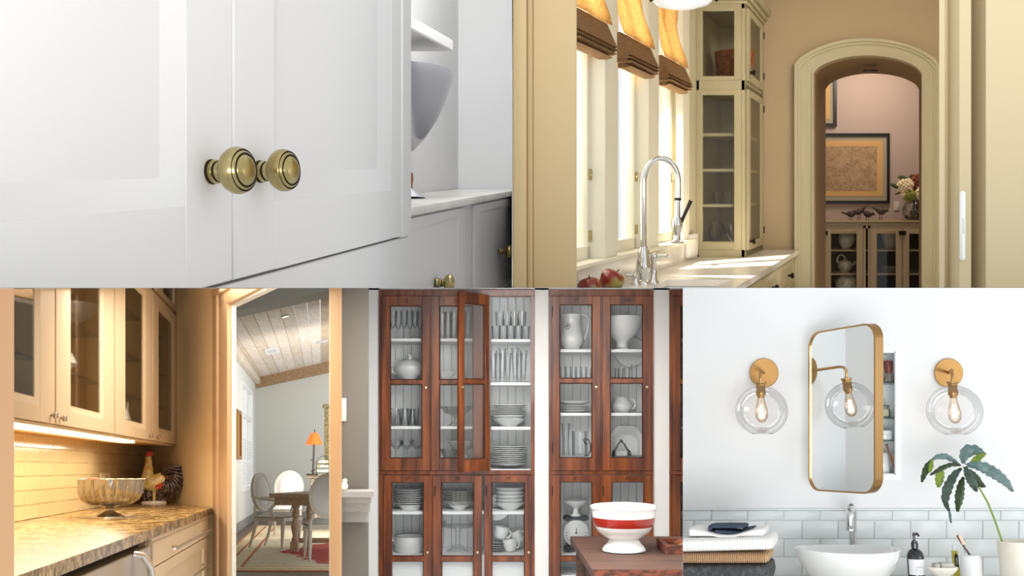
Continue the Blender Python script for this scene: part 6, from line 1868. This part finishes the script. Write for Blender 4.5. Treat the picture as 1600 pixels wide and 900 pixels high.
# basin
yb = 3.62
bs = RE.rigid(ex(1327.5, yb), yb, -.5595)
def bwave(a, h): return 1
kb = yb / FPX
g = G()
rim = (700 - 861) * kb + .5595
prf = [(0, 0), (30, 0), (36, 2), (43, 8), (50, 18), (60, 32), (71, 45), (77.5, 58), (80, (rim / kb) - 3), (80.6, rim / kb), (79.6, rim / kb + .8), (78, rim / kb), (72, 60), (60, 40), (40, 24), (0, 18)]
g.lathe(bs, (0, 0, 0), [(a * kb, b * kb) for a, b in prf], 72, fy=.9)
for v in g.bm.verts:
    lx = (v.co - bs.O).x / (80 * kb)
    if v.co.z - bs.O.z > .1: v.co.z += .006 * lx * lx
tag(build(g, 'vessel_basin', PORC, smooth=70), 'white oval vessel basin in front of the tiled wall', 'basin')

# faucet
def fp(px, py, y): return RE.p(ex(px, y), y, ez(py, y))
t = thing('basin_faucet', fp(1332.5, 905, 3.86), 'chrome gooseneck faucet behind the white basin', 'faucet')
g = G()
path = [fp(1332.5, 900, 3.88), fp(1332.5, 830, 3.88), fp(1332.5, 806, 3.88)]
for i in range(1, 8):
    a = pi * i / 8
    yy = 3.88 - .055 + .055 * cos(a)
    path.append(fp(1332.5 - 4.2 * (1 - cos(a)) / 2, 806 - 15 * sin(a), yy))
path += [fp(1328.3, 808, 3.77), fp(1328.3, 826, 3.77)]
g.tube(None, path, .0145, 16); build(g, 'spout', CHROME, t, smooth=70)
g = G(); g.lathe(RE.rigid(ex(1332.5, 3.88), 3.88, -.559), (0, 0, 0), [(0, 0), (.028, 0), (.028, .01), (.016, .014), (0, .014)], 24); build(g, 'base_flange', CHROME, t)
g = G(); f_ = RE.rigid(ex(1328.3, 3.77), 3.77, ez(829, 3.77)); g.lathe(f_, (0, 0, 0), [(0, 0), (.0155, 0), (.0155, .012), (0, .012)], 20); build(g, 'aerator', CHROME, t)

# soap dispenser
ys_ = 3.6
sd = RE.rigid(ex(1434.5, ys_), ys_, -.5595)
ks = ys_ / FPX
def zs(py): return (700 - py) * ks + .5595
t = thing('soap_dispenser', sd.p(0, 0, 0), 'black pump soap bottle with white label', 'bottle')
BLKB = M('black_glass_bottle', '0e0f13', .08, coat=.6)
g = G(); g.lathe(sd, (0, 0, 0), [(0, 0), (12.4 * ks, 0), (12.8 * ks, .004), (12.8 * ks, zs(871)), (11.5 * ks, zs(865)), (8 * ks, zs(861)), (4.6 * ks, zs(859)), (4.6 * ks, zs(856)), (0, zs(856))], 40); build(g, 'bottle_body', BLKB, t)
g = G(); g.lathe(sd, (0, 0, 0), [(0, zs(858)), (5.4 * ks, zs(858)), (5.6 * ks, zs(851)), (4.4 * ks, zs(849.5)), (4.4 * ks, zs(847.5)), (2 * ks, zs(846.5)), (1.7 * ks, zs(838)), (0, zs(838))], 24); build(g, 'collar', BLKB, t)
g = G(); g.tube(sd, [(0, .004, zs(839)), (0, -.004, zs(836.5)), (.001, -.03, zs(836)), (.001, -.04, zs(838.5))], [.0055, .0058, .005, .0035], 12); g.lathe(sd, (0, 0, 0), [(0, zs(840.5)), (.0055, zs(840.5)), (.0055, zs(834.8)), (0, zs(834.2))], 16); build(g, 'pump_head', BLKB, t)
LBL = M('white_label', 'eef0f4', .6)
rows = []
for j in (zs(898.5), zs(875)):
    rows.append([sd.p(12.95 * ks * sin(a), -12.95 * ks * cos(a), j) for a in [radians(-75 + 10 * q) for q in range(16)]])
g = G(); g.grid(rows); lb_ = build(g, 'label', LBL, t, recalc=False)
LF = Fr(sd.p(0, -13.05 * ks, 0), sd.X, sd.Y, sd.Z)
text(LF, 'handsoap', 0, zs(886), .0042, M('grey_print', '70757c', .7), lb_, y=-.0006)
g = G(); g.box(LF, -.013, -.006, -.0006, 0, zs(889.6), zs(889.1)); g.box(LF, -.013, -.008, -.0006, 0, zs(892.4), zs(891.9)); build(g, 'fine_print', M('grey_print_2', '9aa0a8', .7), lb_)

# soap dish, soaps
yd_ = 3.55; kd = yd_ / FPX
dd_ = RE.rigid(ex(1476, yd_), yd_, -.5595)
def zd(py): return (700 - py) * kd + .5595
t = thing('soap_dish', dd_.p(0, 0, 0), 'cream oval footed soap dish right of the black bottle', 'dish')
STONE = M('cream_stoneware', 'eee9df', .5)
g = G(); g.lathe(dd_, (0, 0, 0), [(0, 0), (14 * kd, 0), (13 * kd, zd(905) * .3), (9 * kd, zd(901)), (16 * kd, zd(898)), (22 * kd, zd(892)), (24 * kd, zd(888)), (23.4 * kd, zd(887.2)), (20 * kd, zd(889.5)), (0, zd(890.5))], 48, fy=.7); build(g, 'dish_body', STONE, t, smooth=60)
SOAP = M('grey_marbled_soap', 'aeaca6', .6, n=('c8c5bd', 14, (1, 1, 1), .4, .6))
g = G(); g.box(dd_, -14 * kd, -6 * kd, -.02, .02, zd(889.5), zd(881.5), .005, seg=3); tag(build(g, 'soap_bar', SOAP), 'small grey soap piece on the left of the soap dish', 'soap')
g = G(); g.box(dd_, -4.5 * kd, 15.5 * kd, -.02, .02, zd(889.5), zd(880.5), .005, seg=3); tag(build(g, 'soap_bar', SOAP), 'longer grey soap bar on the soap dish', 'soap')

# toothpaste tube
yp = 3.72; kp = yp / FPX
tf = RE.rigid(ex(1498, yp), yp, -.5595)
tilt = -.03
TFm = Fr(tf.O, tf.X, tf.Y, tf.Z + tf.X * tilt)
def zp(py): return (700 - py) * kp + .5595
t = thing('toothpaste_tube', tf.p(0, 0, 0), 'yellow toothpaste tube with white lettering standing behind the soap dish', 'tube')
g = G()
rows = []
for (z_, w_, d_) in ((0, 6.2, .6), (zp(890), 5.6, 1.4), (zp(875), 5.0, 2.6), (zp(863), 4.6, 3.6), (zp(862), 3.4, 3.0)):
    rows.append([TFm.p(w_ * kp * cos(2 * pi * q / 20), d_ * kp * sin(2 * pi * q / 20), z_) for q in range(20)])
V = g.grid(rows, wrap=True); g.face(V[0]); g.face(V[-1])
build(g, 'tube_body', M('yellow_green_tube', 'c2b23a', .35), t)
g = G(); g.lathe(TFm, (0, 0, zp(862)), [(0, 0), (3.2 * kp, 0), (3.0 * kp, 8.5 * kp), (0, 9 * kp)], 16); build(g, 'cap', M('white_cap', 'eceef0', .4), t)
g = G(); g.prism(Fr(TFm.p(0, -4.2 * kp, 0), TFm.X, TFm.Y, TFm.Z), [(-2.8 * kp, zp(889)), (2.8 * kp, zp(889)), (2.8 * kp, zp(869)), (0, zp(865.5)), (-2.8 * kp, zp(869))], -.0005, .0); pn = build(g, 'black_panel', M('black_print', '15161a', .5), t)
text(Fr(TFm.p(0, -4.2 * kp, 0), TFm.X, TFm.Y, TFm.Z), 'Castle', -.0003, zp(878), .0078, M('white_print', 'f2f2f2', .5), pn, y=-.0012, rot=pi / 2 + .0)

# cup and brush
yc_ = 3.6; kc = yc_ / FPX
cf_ = RE.rigid(ex(1521, yc_), yc_, -.5595)
def zk(py): return (700 - py) * kc + .5595
t = thing('toothbrush_cup', cf_.p(0, 0, 0), 'plain white ceramic cup holding a toothbrush', 'cup')
g = G(); g.lathe(cf_, (0, 0, 0), [(0, 0), (15 * kc, 0), (16 * kc, .01), (15.5 * kc, zk(875)), (13.5 * kc, zk(870)), (10.5 * kc, zk(868.5)), (9 * kc, zk(869.5)), (10.5 * kc, zk(874)), (0, .02)], 44); build(g, 'cup_body', PORC, t, smooth=60)
def cp(px, py, dy=0): return ((px - 1521) * kc, dy, zk(py))
t = thing('toothbrush', cf_.p(0, 0, zk(868)), 'dark wooden toothbrush with pale bristles leaning in the white cup', 'toothbrush')
g = G(); g.tube(cf_, [cp(1524, 880), cp(1519, 867), cp(1511, 855), cp(1506, 846), cp(1502.5, 839.5)], [.0035, .0038, .0034, .0040, .0040], 8); build(g, 'handle', M('dark_brush_wood', '5a3a30', .5), t)
g = G(); g.prism(Fr(cf_.p(0, -.004, 0), cf_.X, cf_.Y, cf_.Z), [(cp(1503.5, 0)[0], zk(839.5)), (cp(1508, 0)[0], zk(838.5)), (cp(1514.5, 0)[0], zk(852)), (cp(1509.5, 0)[0], zk(854))], -.001, .009); build(g, 'bristles', M('pink_cream_bristles', 'e3c6b2', .8), t)

# plant pot and plant
yv = 3.55; kv = yv / FPX
pv = RE.rigid(ex(1602, yv), yv, -.5595)
def zv(py): return (700 - py) * kv + .5595
t = thing('plant_pot', pv.p(0, 0, 0), 'off white stone pot with a leafy stem at the right edge', 'pot')
POTM = M('off_white_stone', 'ece6da', .55, n=('d9cdb8', 5, (1, 1, 1), .5, .7))
g = G(); g.lathe(pv, (0, 0, 0), [(0, 0), (30 * kv, 0), (32 * kv, .01), (33.5 * kv, zv(849)), (33 * kv, zv(848)), (31 * kv, zv(849)), (29 * kv, zv(870)), (0, zv(870))], 48); build(g, 'pot_body', POTM, t, smooth=60)
pl_ = thing('leafy_plant', pv.p(-20 * kv, 0, zv(860)), 'serrated dark green leaves on one long stem in the stone pot', 'plant')
def vp(px, py, y=0): return Vector(((px - 1602) * kv, y, zv(py)))
g = G(); g.tube(pv, [vp(1580, 868, -.0), vp(1573, 848, 0), vp(1565, 818), vp(1556, 790), vp(1545, 768), vp(1532, 748), vp(1521, 733)], [.0042, .004, .0038, .0036, .0034, .003, .003], 10); build(g, 'stem', M('green_stem', '7c9440', .5), pl_, smooth=80)
LD = M('dark_grey_green_leaf', '33443a', .5, n=('4c6054', 25, (1, 1, 1), .4, .7), bump=(60, .5))
LB = M('blue_grey_leaf', '5b7472', .45, n=('7c9694', 20, (1, 1, 1), .4, .7), bump=(60, .5))
LG = M('dark_green_leaf', '2c3d22', .5, n=('41582e', 25, (1, 1, 1), .4, .7), bump=(60, .5))
LL = M('lime_leaf_underside', '8ba33c', .5, n=('71892c', 25, (1, 1, 1), .4, .7))


def leaf(path, w, mat, n=26, teeth=7, droop=.35, tw=0):
    """path = [(px, py, depth)], w = greatest half width in pixels"""
    P = [vp(*p) for p in path]
    L = [0]
    for a, b_ in zip(P[:-1], P[1:]): L.append(L[-1] + (b_ - a).length)
    def at(s):
        s *= L[-1]
        for i in range(len(P) - 1):
            if s <= L[i + 1] or i == len(P) - 2:
                f = (s - L[i]) / (L[i + 1] - L[i])
                return P[i].lerp(P[i + 1], min(1, f))
    g = G(); rows = []
    for i in range(n + 1):
        s = i / n
        c = (at(max(0, s - .04)) + at(s) + at(min(1, s + .04))) / 3
        d = (at(min(1, s + .03)) - at(max(0, s - .03)))
        nrm = Vector((-d.z, 0, d.x)).normalized()
        ww = w * kv * (sin(pi * min(1, (s * .93 + .035))) ** .75)
        saw = 1 - .30 * ((s * teeth) % 1)
        row = []
        for q, yy in ((-1, .010), (-.5, .003), (0, -.004), (.5, .003), (1, .010)):
            k = saw if abs(q) == 1 else (.5 + .5 * saw) * 1
            p = c + nrm * ww * q * k + Vector((0, yy + tw * q * ww, 0))
            row.append(pv.p(p.x, p.y, p.z))
        rows.append(row)
    g.grid(rows)
    return build(g, 'leaf', mat, pl_, smooth=60)


leaf([(1518, 731, 0), (1508, 723, 0), (1494, 716, -.01), (1478, 717, -.02), (1466, 723, -.03)], 5.5, LB)
leaf([(1468, 721, -.03), (1458, 732, -.04), (1450, 745, -.05), (1445, 757, -.05)], 6, LG, teeth=4)
leaf([(1466, 722, -.042), (1462, 732, -.052), (1457, 742, -.055)], 4.5, LL, teeth=3)
leaf([(1517, 731, -.01), (1500, 729, -.02), (1482, 735, -.03), (1468, 742, -.04), (1458, 746, -.05)], 4.5, LG)
leaf([(1489, 733, .0), (1485, 745, .0), (1482, 757, 0), (1480, 766, 0)], 8.5, LL, teeth=5)
leaf([(1516, 735, -.02), (1503, 744, -.03), (1492, 757, -.04), (1483, 772, -.05), (1480, 785, -.05), (1485, 801, -.05)], 9, LD)
leaf([(1484, 795, -.05), (1486, 806, -.05), (1486, 819, -.05)], 2, LB, teeth=2)
leaf([(1518, 748, -.02), (1511, 762, -.03), (1505, 780, -.04), (1500, 803, -.04)], 8.5, LG)
leaf([(1520, 732, -.03), (1521, 745, -.05), (1524, 757, -.06), (1529, 771, -.06)], 9.5, LD)
leaf([(1524, 735, -.01), (1531, 745, -.02), (1540, 757, -.02), (1551, 764, -.02)], 9.5, LG)
leaf([(1523, 731, -.01), (1538, 729, -.02), (1553, 735, -.03), (1567, 746, -.05), (1578, 758, -.06), (1586, 771, -.06)], 11, LB, teeth=9)
leaf([(1523, 729, .0), (1526, 718, .01), (1532, 708, .01), (1543, 706, 0), (1555, 712, -.02)], 11, LB, teeth=6)
leaf([(1533, 726, -.01), (1543, 719, -.02), (1554, 712, -.03)], 6, LL, teeth=4)
CUR[0] = ''
